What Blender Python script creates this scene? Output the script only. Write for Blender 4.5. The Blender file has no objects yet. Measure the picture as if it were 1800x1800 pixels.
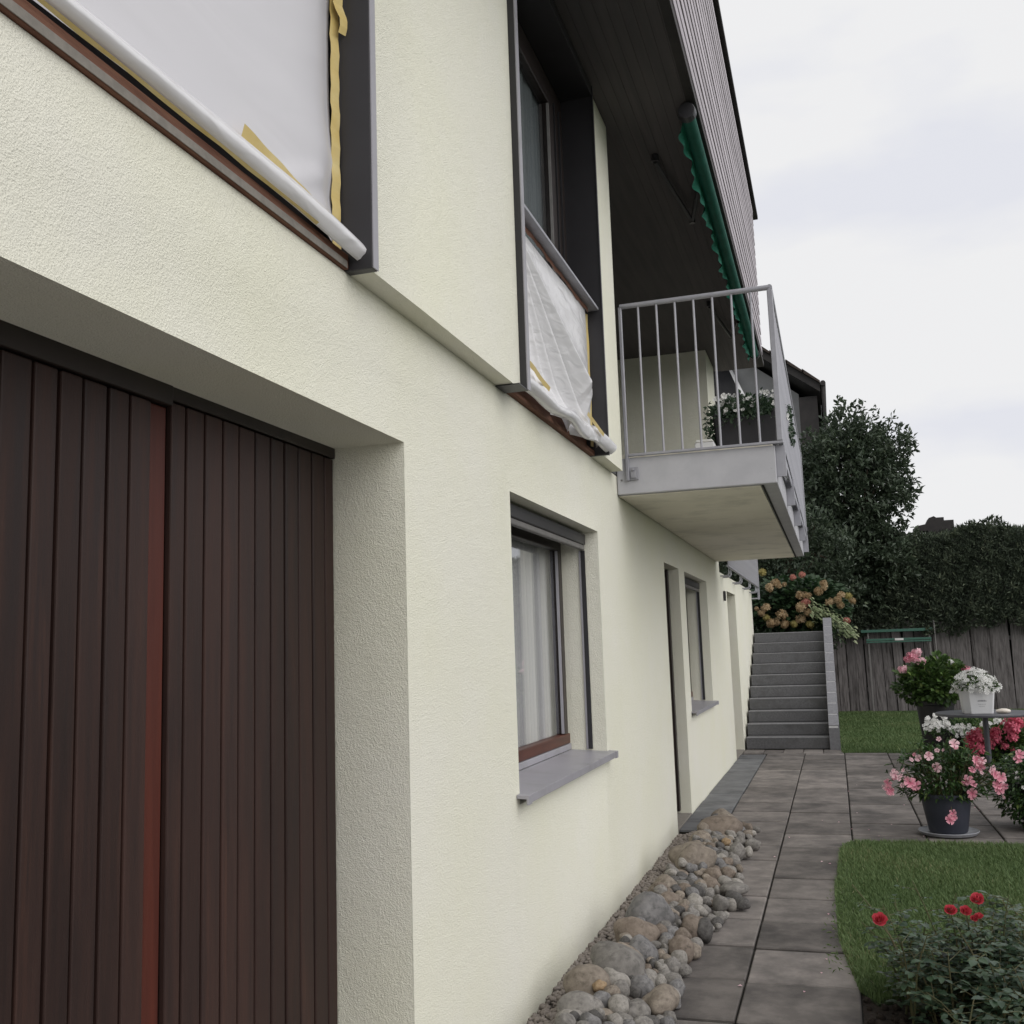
import bpy, bmesh, math, random
import numpy as np
from mathutils import Vector, Matrix

rnd = random.Random(7)
rng = np.random.default_rng(11)
S = bpy.context.scene
COL = S.collection

# ------------------------------------------------------------------ camera
yaw, pit, rol = 0.300262, 0.136205, -0.0333218
cy_, sy_, cp_, sp_ = math.cos(yaw), math.sin(yaw), math.cos(pit), math.sin(pit)
fwd = Vector((-sy_ * cp_, cy_ * cp_, sp_))
rt0 = Vector((cy_, sy_, 0))
up0 = rt0.cross(fwd)
rt = rt0 * math.cos(rol) + up0 * math.sin(rol)
up = up0 * math.cos(rol) - rt0 * math.sin(rol)
CAM = Vector((1.4293, 0, 1.6))
cd = bpy.data.cameras.new('camera')
cam = bpy.data.objects.new('camera', cd)
COL.objects.link(cam)
cam.matrix_world = Matrix(((rt.x, up.x, -fwd.x, CAM.x), (rt.y, up.y, -fwd.y, CAM.y), (rt.z, up.z, -fwd.z, CAM.z), (0, 0, 0, 1)))
cd.sensor_width = 36
cd.lens = 1789.5 / 1800 * 36
cd.clip_start = 0.05
cd.clip_end = 2000
S.camera = cam

# ------------------------------------------------------------------ world, sun, exposure
SUN_AZ = Vector((1.0, -0.55, 0.0)).normalized()
SUN_EL = math.radians(36)
W = bpy.data.worlds.new('World')
S.world = W
W.use_nodes = True
nt = W.node_tree
nt.nodes.clear()
wo = nt.nodes.new('ShaderNodeOutputWorld')
bg = nt.nodes.new('ShaderNodeBackground')
bg.inputs['Strength'].default_value = 0.1
sky = nt.nodes.new('ShaderNodeTexSky')
sky.sky_type = 'NISHITA'
sky.sun_disc = False
sky.sun_elevation = SUN_EL
sky.sun_rotation = math.atan2(SUN_AZ.x, SUN_AZ.y)
tc = nt.nodes.new('ShaderNodeTexCoord')
mp = nt.nodes.new('ShaderNodeMapping')
mp.inputs['Scale'].default_value = (1.0, 1.0, 2.6)
mp.inputs['Location'].default_value = (3.1, 0.4, 0.0)
nz = nt.nodes.new('ShaderNodeTexNoise')
nz.inputs['Scale'].default_value = 2.6
nz.inputs['Detail'].default_value = 5
nz.inputs['Roughness'].default_value = 0.5
cr = nt.nodes.new('ShaderNodeValToRGB')
cr.color_ramp.elements[0].position = 0.40
cr.color_ramp.elements[0].color = (6.75, 6.85, 7.35, 1)
cr.color_ramp.elements[1].position = 0.52
cr.color_ramp.elements[1].color = (7.55, 7.55, 7.62, 1)
mx = nt.nodes.new('ShaderNodeMix')
mx.data_type = 'RGBA'
mx.inputs[0].default_value = 0.985       # overcast: the cloud deck hides almost all of the blue
nt.links.new(tc.outputs['Generated'], mp.inputs['Vector'])
nt.links.new(mp.outputs[0], nz.inputs['Vector'])
nt.links.new(nz.outputs[0], cr.inputs['Fac'])
nt.links.new(sky.outputs[0], mx.inputs[6])
nt.links.new(cr.outputs[0], mx.inputs[7])
nt.links.new(mx.outputs[2], bg.inputs['Color'])
nt.links.new(bg.outputs[0], wo.inputs['Surface'])

sd = bpy.data.lights.new('sun', 'SUN')
sd.energy = 1.5
sd.angle = math.radians(70)
sd.color = (1.0, 0.965, 0.92)
sun = bpy.data.objects.new('sun', sd)
COL.objects.link(sun)
sdir = SUN_AZ * math.cos(SUN_EL) + Vector((0, 0, math.sin(SUN_EL)))
sun.rotation_euler = sdir.to_track_quat('Z', 'Y').to_euler()
sun.location = (20, -4, 20)
S.view_settings.view_transform = 'Standard'
S.view_settings.look = 'None'
S.view_settings.exposure = 0.2
S.view_settings.gamma = 1.0
S.view_settings.use_curve_mapping = False
S.cycles.max_bounces = 8
S.cycles.transparent_max_bounces = 12
S.cycles.use_denoising = True

# ------------------------------------------------------------------ material helpers
MATS = {}


def nodes(name):
    m = bpy.data.materials.new(name)
    m.use_nodes = True
    t = m.node_tree
    return m, t, t.nodes['Principled BSDF']


def N(t, kind, **kw):
    n = t.nodes.new('ShaderNode' + kind)
    for k, v in kw.items():
        if k in n.inputs:
            n.inputs[k].default_value = v
        else:
            setattr(n, k, v)
    return n


def pm(name, c1, c2=None, scale=5.0, rough=0.7, bump=0.0, bscale=60.0, bdist=0.01, stretch=(1, 1, 1), detail=5,
       metal=0.0, spec=0.4, vary=0.0, lo=0.35, hi=0.65, dirt=None, dscale=1.5, dlo=0.5, dhi=0.75, rvar=0.0, bdetail=4):
    """Principled material: two-colour noise, optional dirt, per-object brightness, bump."""
    m, t, p = nodes(name)
    L = t.links.new
    c2 = c2 or tuple(x * 0.8 for x in c1)
    tcn = N(t, 'TexCoord')
    mpn = N(t, 'Mapping')
    mpn.inputs['Scale'].default_value = stretch
    L(tcn.outputs['Object'], mpn.inputs['Vector'])
    oi = N(t, 'ObjectInfo')
    if vary:
        av = N(t, 'VectorMath', operation='ADD')
        sc = N(t, 'VectorMath', operation='SCALE')
        sc.inputs[0].default_value = (37.0, 91.0, 53.0)
        L(oi.outputs['Random'], sc.inputs['Scale'])
        L(mpn.outputs[0], av.inputs[0])
        L(sc.outputs[0], av.inputs[1])
        vec = av.outputs[0]
    else:
        vec = mpn.outputs[0]
    n1 = N(t, 'TexNoise', Scale=scale, Detail=detail, Roughness=0.6)
    L(vec, n1.inputs['Vector'])
    r1 = N(t, 'ValToRGB')
    r1.color_ramp.elements[0].position = lo
    r1.color_ramp.elements[1].position = hi
    r1.color_ramp.elements[0].color = (*c1, 1)
    r1.color_ramp.elements[1].color = (*c2, 1)
    L(n1.outputs[0], r1.inputs['Fac'])
    col = r1.outputs[0]
    if dirt:
        n2 = N(t, 'TexNoise', Scale=dscale, Detail=6, Roughness=0.65)
        L(vec, n2.inputs['Vector'])
        mr = N(t, 'MapRange')
        mr.inputs[1].default_value = dlo
        mr.inputs[2].default_value = dhi
        L(n2.outputs[0], mr.inputs[0])
        mxn = N(t, 'Mix', data_type='RGBA')
        L(mr.outputs[0], mxn.inputs[0])
        L(col, mxn.inputs[6])
        mxn.inputs[7].default_value = (*dirt, 1)
        col = mxn.outputs[2]
    if vary:
        hs = N(t, 'HueSaturation')
        mr2 = N(t, 'MapRange')
        mr2.inputs[3].default_value = 1 - vary
        mr2.inputs[4].default_value = 1 + vary
        L(oi.outputs['Random'], mr2.inputs[0])
        L(mr2.outputs[0], hs.inputs['Value'])
        L(col, hs.inputs['Color'])
        col = hs.outputs[0]
    L(col, p.inputs['Base Color'])
    p.inputs['Roughness'].default_value = rough
    if rvar:
        mr3 = N(t, 'MapRange')
        mr3.inputs[3].default_value = rough - rvar
        mr3.inputs[4].default_value = rough + rvar
        L(n1.outputs[0], mr3.inputs[0])
        L(mr3.outputs[0], p.inputs['Roughness'])
    p.inputs['Metallic'].default_value = metal
    p.inputs['Specular IOR Level'].default_value = spec
    if bump:
        nb = N(t, 'TexNoise', Scale=bscale, Detail=bdetail, Roughness=0.6)
        L(vec, nb.inputs['Vector'])
        b = N(t, 'Bump', Strength=bump, Distance=bdist)
        L(nb.outputs[0], b.inputs['Height'])
        L(b.outputs[0], p.inputs['Normal'])
    MATS[name] = m
    return m


def foliage(name, c1, c2, c3=None, rough=0.45, trans=0.25, spec=0.4):
    m, t, p = nodes(name)
    L = t.links.new
    at = N(t, 'Attribute')
    at.attribute_name = 'tone'
    r = N(t, 'ValToRGB')
    r.color_ramp.elements[0].color = (*c1, 1)
    r.color_ramp.elements[1].color = (*c2, 1)
    if c3:
        e = r.color_ramp.elements.new(0.93)
        e.color = (*c2, 1)
        r.color_ramp.elements[2].color = (*c3, 1)
    L(at.outputs['Fac'], r.inputs['Fac'])
    L(r.outputs[0], p.inputs['Base Color'])
    p.inputs['Roughness'].default_value = rough
    p.inputs['Specular IOR Level'].default_value = spec
    tr = N(t, 'BsdfTranslucent')
    L(r.outputs[0], tr.inputs['Color'])
    ms = N(t, 'MixShader')
    ms.inputs[0].default_value = trans
    L(p.outputs[0], ms.inputs[1])
    L(tr.outputs[0], ms.inputs[2])
    out = t.nodes['Material Output']
    L(ms.outputs[0], out.inputs['Surface'])
    MATS[name] = m
    return m


def petal(name, c1, c2, trans=0.25):
    return foliage(name, c1, c2, None, 0.6, trans, 0.2)


# plaster: scraped mineral render with grains, tiny pits and short drag marks
def plaster():
    m, t, p = nodes('plaster')
    L = t.links.new
    tcn = N(t, 'TexCoord')
    n1 = N(t, 'TexNoise', Scale=1.1, Detail=5, Roughness=0.6)
    L(tcn.outputs['Object'], n1.inputs['Vector'])
    r = N(t, 'ValToRGB')
    r.color_ramp.elements[0].position = 0.3
    r.color_ramp.elements[1].position = 0.72
    r.color_ramp.elements[0].color = (0.82, 0.812, 0.675, 1)
    r.color_ramp.elements[1].color = (0.845, 0.833, 0.745, 1)
    L(n1.outputs[0], r.inputs['Fac'])
    # pits of the grain are coloured a little darker
    vo = N(t, 'TexVoronoi', Scale=230.0)
    L(tcn.outputs['Object'], vo.inputs['Vector'])
    nf = N(t, 'TexNoise', Scale=125.0, Detail=5, Roughness=0.7)
    mpw = N(t, 'Mapping')
    mpw.inputs['Rotation'].default_value = (0.7, 0, 0)
    mpw.inputs['Scale'].default_value = (1, 1, 0.62)
    L(tcn.outputs['Object'], mpw.inputs['Vector'])
    L(mpw.outputs[0], nf.inputs['Vector'])
    ng = N(t, 'TexNoise', Scale=14.0, Detail=3)
    L(tcn.outputs['Object'], ng.inputs['Vector'])
    rp = N(t, 'MapRange')
    rp.inputs[1].default_value = 0.30
    rp.inputs[2].default_value = 0.42
    rp.inputs[3].default_value = 0.86
    rp.inputs[4].default_value = 1.0
    L(nf.outputs[0], rp.inputs[0])
    mm = N(t, 'Mix', data_type='RGBA', blend_type='MULTIPLY')
    mm.inputs[0].default_value = 1.0
    L(r.outputs[0], mm.inputs[6])
    L(rp.outputs[0], mm.inputs[7])
    L(mm.outputs[2], p.inputs['Base Color'])
    p.inputs['Roughness'].default_value = 0.92
    p.inputs['Specular IOR Level'].default_value = 0.15
    ad = N(t, 'Math', operation='MULTIPLY_ADD')
    ad.inputs[1].default_value = 0.35
    L(vo.outputs['Distance'], ad.inputs[0])
    L(nf.outputs[0], ad.inputs[2])
    ad2 = N(t, 'Math', operation='MULTIPLY_ADD')
    ad2.inputs[1].default_value = 0.7
    L(ng.outputs[0], ad2.inputs[0])
    L(ad.outputs[0], ad2.inputs[2])
    b = N(t, 'Bump', Strength=0.7, Distance=0.010)
    L(ad2.outputs[0], b.inputs['Height'])
    L(b.outputs[0], p.inputs['Normal'])
    MATS['plaster'] = m


plaster()


def glass(name, tint):
    m, t, p = nodes(name)
    L = t.links.new
    tr = N(t, 'BsdfTransparent')
    tr.inputs['Color'].default_value = (*tint, 1)
    gl = N(t, 'BsdfGlossy')
    gl.inputs['Roughness'].default_value = 0.015
    gl.inputs['Color'].default_value = (0.95, 0.97, 1, 1)
    fr = N(t, 'Fresnel')
    ge = N(t, 'NewGeometry')
    io = N(t, 'MapRange')                    # the same reflectance on both faces of the pane
    io.inputs[3].default_value = 1.5
    io.inputs[4].default_value = 1 / 1.5
    L(ge.outputs['Backfacing'], io.inputs[0])
    L(io.outputs[0], fr.inputs['IOR'])
    tcn = N(t, 'TexCoord')
    nb = N(t, 'TexNoise', Scale=1.3, Detail=1)
    L(tcn.outputs['Object'], nb.inputs['Vector'])
    b = N(t, 'Bump', Strength=0.03, Distance=0.02)
    L(nb.outputs[0], b.inputs['Height'])
    L(b.outputs[0], gl.inputs['Normal'])
    ms = N(t, 'MixShader')
    L(fr.outputs[0], ms.inputs[0])
    L(tr.outputs[0], ms.inputs[1])
    L(gl.outputs[0], ms.inputs[2])
    L(ms.outputs[0], t.nodes['Material Output'].inputs['Surface'])
    MATS[name] = m


glass('glass', (0.90, 0.90, 0.90))

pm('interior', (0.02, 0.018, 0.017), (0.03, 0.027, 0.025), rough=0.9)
pm('soffit', (0.072, 0.066, 0.068), (0.09, 0.081, 0.082), 3, 0.75, 0.25, 40, 0.004, (6, 0.4, 6), spec=0.25)
pm('doorwood', (0.024, 0.0135, 0.0120), (0.039, 0.0190, 0.0150), 3.2, 0.52, 0.25, 30, 0.003, (9, 9, 0.5), vary=0.28, detail=8,
   dirt=(0.066, 0.029, 0.020), dscale=1.7, dlo=0.58, dhi=0.78, rvar=0.1, spec=0.3)
pm('redwood', (0.060, 0.014, 0.009), (0.085, 0.020, 0.012), 3, 0.5, 0.15, 25, 0.003, (9, 9, 0.4), spec=0.3)
pm('brownframe', (0.060, 0.018, 0.011), (0.10, 0.03, 0.017), 6, 0.42, 0.15, 40, 0.002, (8, 0.7, 8), spec=0.4)
pm('darkframe', (0.018, 0.013, 0.012), (0.026, 0.018, 0.016), 6, 0.4, spec=0.4)
pm('anthracite', (0.023, 0.022, 0.025), (0.028, 0.027, 0.031), 4, 0.42, 0.05, 200, 0.001, spec=0.5)
pm('sillmetal', (0.30, 0.293, 0.325), (0.345, 0.338, 0.37), 2, 0.42, 0.04, 150, 0.001, spec=0.5, dirt=(0.24, 0.235, 0.25), dscale=4)
pm('railmetal', (0.31, 0.31, 0.345), (0.37, 0.37, 0.405), 8, 0.45, 0.05, 120, 0.001, metal=0.25, spec=0.5)
pm('concretepaint', (0.44, 0.44, 0.47), (0.49, 0.49, 0.52), 6, 0.75, 0.2, 90, 0.003, dirt=(0.15, 0.145, 0.14), dscale=18, dlo=0.68, dhi=0.74, spec=0.25)
pm('softplaster', (0.80, 0.765, 0.66), (0.84, 0.80, 0.70), 1.2, 0.9, 0.3, 90, 0.004, dirt=(0.60, 0.58, 0.50), dscale=2.2, spec=0.15)
pm('cladding', (0.46, 0.42, 0.46), (0.56, 0.52, 0.56), 3.0, 0.7, 0.3, 30, 0.003, (8, 0.5, 8), vary=0.14, spec=0.25,
   dirt=(0.34, 0.31, 0.33), dscale=1.4, dlo=0.52, dhi=0.72)
pm('roofdark', (0.020, 0.018, 0.018), (0.032, 0.028, 0.027), 6, 0.7, 0.2, 30, 0.005)
pm('awninggreen', (0.008, 0.078, 0.055), (0.012, 0.105, 0.075), 9, 0.7, 0.15, 300, 0.001, spec=0.2)
pm('awningedge', (0.012, 0.16, 0.105), (0.009, 0.12, 0.078), 9, 0.7, spec=0.2)
pm('tape', (0.58, 0.44, 0.16), (0.66, 0.54, 0.26), 8, 0.5, 0.2, 60, 0.003, spec=0.4)
pm('barewood', (0.13, 0.055, 0.035), (0.20, 0.095, 0.06), 10, 0.8, 0.4, 60, 0.004, (6, 0.6, 6))
pm('stepstone', (0.10, 0.10, 0.106), (0.14, 0.14, 0.146), 40, 0.8, 0.35, 160, 0.002, dirt=(0.085, 0.085, 0.085), dscale=5, vary=0.05, spec=0.3)
pm('lit_tread_edge', (0.19, 0.19, 0.20), (0.25, 0.25, 0.26), 30, 0.75, 0.3, 140, 0.002)  # lighter step stone: sky light on the treads put into the colour
pm('blockstone', (0.17, 0.17, 0.185), (0.215, 0.215, 0.23), 30, 0.8, 0.35, 120, 0.003, vary=0.07)
pm('mortar', (0.55, 0.55, 0.56), (0.62, 0.62, 0.62), 20, 0.9)
pm('slab', (0.14, 0.127, 0.12), (0.225, 0.203, 0.19), 7.0, 0.85, 0.6, 170, 0.004, detail=14, vary=0.27,
   dirt=(0.078, 0.072, 0.070), dscale=2.4, dlo=0.46, dhi=0.70, spec=0.25, rvar=0.08)
pm('slabgrey', (0.12, 0.123, 0.13), (0.175, 0.178, 0.185), 5, 0.8, 0.3, 150, 0.002, vary=0.12, dirt=(0.06, 0.06, 0.062), dscale=2, spec=0.25)
pm('bounce_concrete', (0.36, 0.345, 0.325), (0.42, 0.405, 0.385), 4, 0.85, 0.3, 120, 0.003)  # pale so that it bounces light into the garage opening
pm('joint', (0.012, 0.011, 0.010), (0.022, 0.021, 0.016), 30, 0.95)
pm('soil', (0.018, 0.013, 0.010), (0.036, 0.026, 0.020), 30, 0.95, 0.8, 60, 0.02)
pm('turf', (0.034, 0.052, 0.022), (0.046, 0.068, 0.03), 6, 0.95)
pm('meadow', (0.03, 0.05, 0.018), (0.05, 0.07, 0.03), 0.8, 0.95)
pm('fencewood', (0.10, 0.091, 0.09), (0.19, 0.175, 0.173), 6, 0.85, 0.5, 22, 0.006, (6, 6, 0.6), vary=0.2, detail=8,
   dirt=(0.035, 0.030, 0.028), dscale=2.6, dlo=0.52, dhi=0.68)
pm('greenpaint', (0.045, 0.125, 0.095), (0.06, 0.15, 0.11), 12, 0.55)
pm('whitelabel', (0.7, 0.7, 0.68), (0.75, 0.75, 0.73), 12, 0.6)
pm('polegrey', (0.16, 0.155, 0.15), (0.2, 0.19, 0.185), 12, 0.6)
pm('bluepot', (0.030, 0.034, 0.048), (0.042, 0.046, 0.064), 5, 0.5, 0.1, 30, 0.003, dirt=(0.06, 0.062, 0.07), dscale=6, dlo=0.58)
pm('saucer', (0.26, 0.27, 0.30), (0.33, 0.34, 0.37), 10, 0.55, dirt=(0.15, 0.15, 0.15), dscale=8)
pm('blackpot', (0.011, 0.011, 0.013), (0.018, 0.018, 0.02), 5, 0.5)
pm('planter', (0.022, 0.021, 0.025), (0.03, 0.029, 0.033), 5, 0.55)
pm('whitepot', (0.62, 0.63, 0.65), (0.70, 0.70, 0.71), 6, 0.55)
pm('print', (0.05, 0.05, 0.07), (0.09, 0.09, 0.11), 40, 0.6)
pm('tablemetal', (0.052, 0.053, 0.066), (0.072, 0.073, 0.086), 6, 0.4, spec=0.5)
pm('shell', (0.62, 0.55, 0.47), (0.75, 0.70, 0.63), 20, 0.4, 0.3, 50, 0.003)
pm('twig', (0.045, 0.032, 0.022), (0.075, 0.055, 0.038), 15, 0.9, 0.4, 60, 0.004)
pm('greenstem', (0.06, 0.075, 0.028), (0.10, 0.085, 0.04), 15, 0.7)
pm('hedgecore', (0.022, 0.026, 0.021), (0.032, 0.037, 0.029), 6, 0.95, 0.8, 12, 0.05)
pm('neighwall', (0.36, 0.36, 0.37), (0.42, 0.42, 0.43), 2, 0.9, 0.2, 60, 0.004)
pm('whiteframe', (0.72, 0.72, 0.73), (0.76, 0.76, 0.77), 6, 0.5)
pm('rooftile', (0.035, 0.026, 0.022), (0.06, 0.045, 0.038), 8, 0.85, 0.3, 40, 0.01, vary=0.2)
pm('gravelmat', (0.17, 0.148, 0.134), (0.30, 0.265, 0.24), 45, 0.9, 0.3, 200, 0.002, lo=0.3, hi=0.7)
pm('gravelbed', (0.075, 0.064, 0.057), (0.115, 0.10, 0.09), 40, 0.95, 0.6, 80, 0.01)
pm('bluishcurtain', (0.22, 0.26, 0.275), (0.36, 0.40, 0.415), 6, 0.9, stretch=(1, 5, 0.05))
pm('curtain', (0.62, 0.62, 0.64), (0.84, 0.84, 0.83), 5, 0.9, stretch=(1, 5, 0.05))
pm('thresholdtile', (0.20, 0.185, 0.165), (0.26, 0.24, 0.215), 30, 0.8)
for i, (a, b) in enumerate((((0.15, 0.141, 0.132), (0.26, 0.245, 0.228)), ((0.18, 0.15, 0.122), (0.29, 0.25, 0.208)),
                            ((0.13, 0.127, 0.128), (0.23, 0.223, 0.223)), ((0.24, 0.225, 0.205), (0.34, 0.32, 0.295)),
                            ((0.15, 0.12, 0.097), (0.23, 0.19, 0.157)), ((0.07, 0.066, 0.064), (0.12, 0.114, 0.11)),
                            ((0.23, 0.155, 0.085), (0.31, 0.23, 0.145)))):
    pm('stone%d' % i, a, b, 2.6, 0.72, 0.35, 26, 0.010, vary=0.14, detail=10, dirt=tuple(x * 0.6 for x in a), dscale=3.2, dlo=0.50, dhi=0.72, rvar=0.1, spec=0.3)

foliage('treeleaf', (0.045, 0.066, 0.044), (0.088, 0.118, 0.074), (0.15, 0.175, 0.10), 0.42, 0.2)
foliage('hedgeleaf', (0.058, 0.077, 0.054), (0.112, 0.138, 0.092), (0.16, 0.185, 0.12), 0.6, 0.15, 0.25)
foliage('grassblade', (0.094, 0.154, 0.056), (0.158, 0.222, 0.090), (0.27, 0.27, 0.14), 0.55, 0.3, 0.25)
foliage('roseleaf', (0.028, 0.056, 0.032), (0.062, 0.106, 0.058), (0.12, 0.16, 0.095), 0.38, 0.18, 0.5)
foliage('potleaf', (0.018, 0.045, 0.014), (0.055, 0.11, 0.028), (0.15, 0.20, 0.05), 0.45, 0.25)
foliage('gerleaf', (0.030, 0.064, 0.016), (0.080, 0.145, 0.034), (0.15, 0.20, 0.05), 0.55, 0.25)
foliage('hydleaf', (0.018, 0.042, 0.018), (0.045, 0.085, 0.036), None, 0.5, 0.22)
foliage('paleleaf', (0.16, 0.22, 0.10), (0.36, 0.40, 0.24), None, 0.5, 0.25)
petal('hydpetal', (0.30, 0.20, 0.10), (0.54, 0.42, 0.27))
petal('hydpink', (0.42, 0.16, 0.13), (0.58, 0.30, 0.24))
petal('hydgreen', (0.28, 0.24, 0.07), (0.46, 0.40, 0.18))
petal('pinkpetal', (0.62, 0.14, 0.24), (0.85, 0.48, 0.55))
petal('palepink', (0.78, 0.42, 0.50), (0.90, 0.68, 0.72))
petal('redpetal', (0.58, 0.08, 0.145), (0.80, 0.24, 0.33))
petal('rosepetal', (0.42, 0.02, 0.035), (0.72, 0.12, 0.16))
petal('whitepetal', (0.72, 0.72, 0.70), (0.85, 0.85, 0.83))


def foil_mat(name, base, rough, bsc, bst):
    m, t, p = nodes(name)
    L = t.links.new
    p.inputs['Base Color'].default_value = (*base, 1)
    p.inputs['Roughness'].default_value = rough
    p.inputs['Specular IOR Level'].default_value = 0.55
    tcn = N(t, 'TexCoord')
    mpn = N(t, 'Mapping')
    mpn.inputs['Rotation'].default_value = (0.9, 0, 0)
    mpn.inputs['Scale'].default_value = (1, 1.0, 3.0)
    L(tcn.outputs['Object'], mpn.inputs['Vector'])
    nb = N(t, 'TexNoise', Scale=bsc, Detail=2, Roughness=0.45, Distortion=0.8)
    L(mpn.outputs[0], nb.inputs['Vector'])
    b = N(t, 'Bump', Strength=bst, Distance=0.03)
    L(nb.outputs[0], b.inputs['Height'])
    L(b.outputs[0], p.inputs['Normal'])
    tr = N(t, 'BsdfTranslucent')
    tr.inputs['Color'].default_value = (*base, 1)
    ms = N(t, 'MixShader')
    ms.inputs[0].default_value = 0.15
    L(p.outputs[0], ms.inputs[1])
    L(tr.outputs[0], ms.inputs[2])
    L(ms.outputs[0], t.nodes['Material Output'].inputs['Surface'])
    MATS[name] = m


foil_mat('foil', (0.76, 0.75, 0.79), 0.36, 2.2, 0.18)
foil_mat('foilshiny', (0.86, 0.855, 0.88), 0.2, 5.0, 0.30)


# ------------------------------------------------------------------ geometry helpers
def tag(o, label=None, cat=None, group=None, kind=None):
    if label: o['label'] = label
    if cat: o['category'] = cat
    if group: o['group'] = group
    if kind: o['kind'] = kind
    return o


def empty(name, loc=(0, 0, 0)):
    o = bpy.data.objects.new(name, None)
    COL.objects.link(o)
    o.location = loc
    o.empty_display_size = 0.1
    return o


def link(name, me, parent=None, loc=None, rot=None, scale=None):
    o = bpy.data.objects.new(name, me)
    COL.objects.link(o)
    if parent is not None:
        o.parent = parent
        if loc is None and parent.type == 'EMPTY':
            o.location = -Vector(parent.location)      # mesh is in world coordinates
    if loc is not None:
        o.location = loc
    if rot is not None: o.rotation_euler = rot
    if scale is not None: o.scale = scale
    return o


def fast_mesh(name, V, F, mat=None, smooth=False, tone=None, mats=None, midx=None):
    """V (n,3) array, F (m,k) array with k = 3 or 4."""
    me = bpy.data.meshes.new(name)
    V = np.asarray(V, dtype=np.float32)
    F = np.asarray(F, dtype=np.int32)
    k = F.shape[1]
    me.vertices.add(len(V))
    me.vertices.foreach_set('co', V.ravel())
    me.loops.add(F.size)
    me.loops.foreach_set('vertex_index', F.ravel())
    me.polygons.add(len(F))
    me.polygons.foreach_set('loop_start', np.arange(0, F.size, k, dtype=np.int32))
    me.polygons.foreach_set('loop_total', np.full(len(F), k, dtype=np.int32))
    if smooth:
        me.polygons.foreach_set('use_smooth', np.ones(len(F), dtype=bool))
    for m in (mats or ([mat] if mat else [])):
        me.materials.append(MATS[m])
    if midx is not None:
        me.polygons.foreach_set('material_index', np.asarray(midx, dtype=np.int32))
    if tone is not None:
        a = me.attributes.new('tone', 'FLOAT', 'POINT')
        a.data.foreach_set('value', np.asarray(tone, dtype=np.float32))
    me.update(calc_edges=True)
    return me


class MB:
    """collects shapes of ONE part"""
    def __init__(s):
        s.v, s.f = [], []

    def add(s, v, f):
        o = len(s.v)
        s.v += [tuple(p) for p in v]
        s.f += [tuple(i + o for i in q) for q in f]
        return s

    def box(s, x0, x1, y0, y1, z0, z1):
        v = [(x, y, z) for z in (z0, z1) for y in (y0, y1) for x in (x0, x1)]
        return s.add(v, [(0, 2, 3, 1), (4, 5, 7, 6), (0, 1, 5, 4), (2, 6, 7, 3), (0, 4, 6, 2), (1, 3, 7, 5)])

    def prism(s, pts, axis, a, b):
        """polygon pts (2-D) extruded along axis from a to b"""
        n = len(pts)
        def P(p, t):
            return {'x': (t, p[0], p[1]), 'y': (p[0], t, p[1]), 'z': (p[0], p[1], t)}[axis]
        v = [P(p, a) for p in pts] + [P(p, b) for p in pts]
        f = [tuple(range(n)), tuple(range(2 * n - 1, n - 1, -1))]
        f += [(i, i + n, (i + 1) % n + n, (i + 1) % n) for i in range(n)]
        return s.add(v, f)

    def tube(s, pts, rad, n=8, cap=True):
        pts = [Vector(p) for p in pts]
        if not hasattr(rad, '__len__'): rad = [rad] * len(pts)
        ref = Vector((0, 0, 1)) if abs((pts[-1] - pts[0]).normalized().z) < 0.9 else Vector((1, 0, 0))
        v, f = [], []
        for i, p in enumerate(pts):
            d = (pts[min(i + 1, len(pts) - 1)] - pts[max(i - 1, 0)]).normalized()
            a = d.cross(ref).normalized()
            b = d.cross(a).normalized()
            for k in range(n):
                t = 2 * math.pi * k / n
                v.append(p + (a * math.cos(t) + b * math.sin(t)) * rad[i])
        for i in range(len(pts) - 1):
            for k in range(n):
                f.append((i * n + k, i * n + (k + 1) % n, (i + 1) * n + (k + 1) % n, (i + 1) * n + k))
        if cap:
            f.append(tuple(range(n)))
            f.append(tuple(range(len(v) - 1, len(v) - n - 1, -1)))
        return s.add(v, f)

    def lathe(s, cx, cy, prof, n=32):
        v, f = [], []
        for r, z in prof:
            for k in range(n):
                t = 2 * math.pi * k / n
                v.append((cx + r * math.cos(t), cy + r * math.sin(t), z))
        for i in range(len(prof) - 1):
            for k in range(n):
                f.append((i * n + k, i * n + (k + 1) % n, (i + 1) * n + (k + 1) % n, (i + 1) * n + k))
        f.append(tuple(range(n - 1, -1, -1)))
        f.append(tuple(range(len(v) - n, len(v))))
        return s.add(v, f)

    def mesh(s, name, mat, bevel=0.0, smooth=False, seg=2, angle=30):
        me = bpy.data.meshes.new(name)
        me.from_pydata(s.v, [], s.f)
        if mat: me.materials.append(MATS[mat])
        bm = bmesh.new()
        bm.from_mesh(me)
        bmesh.ops.recalc_face_normals(bm, faces=bm.faces)
        if bevel:
            es = [e for e in bm.edges if len(e.link_faces) == 2 and e.calc_face_angle(0) > math.radians(angle)]
            bmesh.ops.bevel(bm, geom=es, offset=bevel, segments=seg, profile=0.5, affect='EDGES', clamp_overlap=True)
        if smooth:
            for fc in bm.faces: fc.smooth = True
        bm.to_mesh(me)
        bm.free()
        if smooth:
            try: me.set_sharp_from_angle(angle=math.radians(40))
            except Exception: pass
        return me

    def build(s, name, mat, parent=None, bevel=0.0, smooth=False, seg=2):
        return link(name, s.mesh(name, mat, bevel, smooth, seg), parent)


def bx(name, x0, x1, y0, y1, z0, z1, mat, parent=None, bevel=0.0, seg=2):
    return MB().box(x0, x1, y0, y1, z0, z1).build(name, mat, parent, bevel, False, seg)


def unit(a):
    return a / np.maximum(np.linalg.norm(a, axis=-1, keepdims=True), 1e-9)


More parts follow.
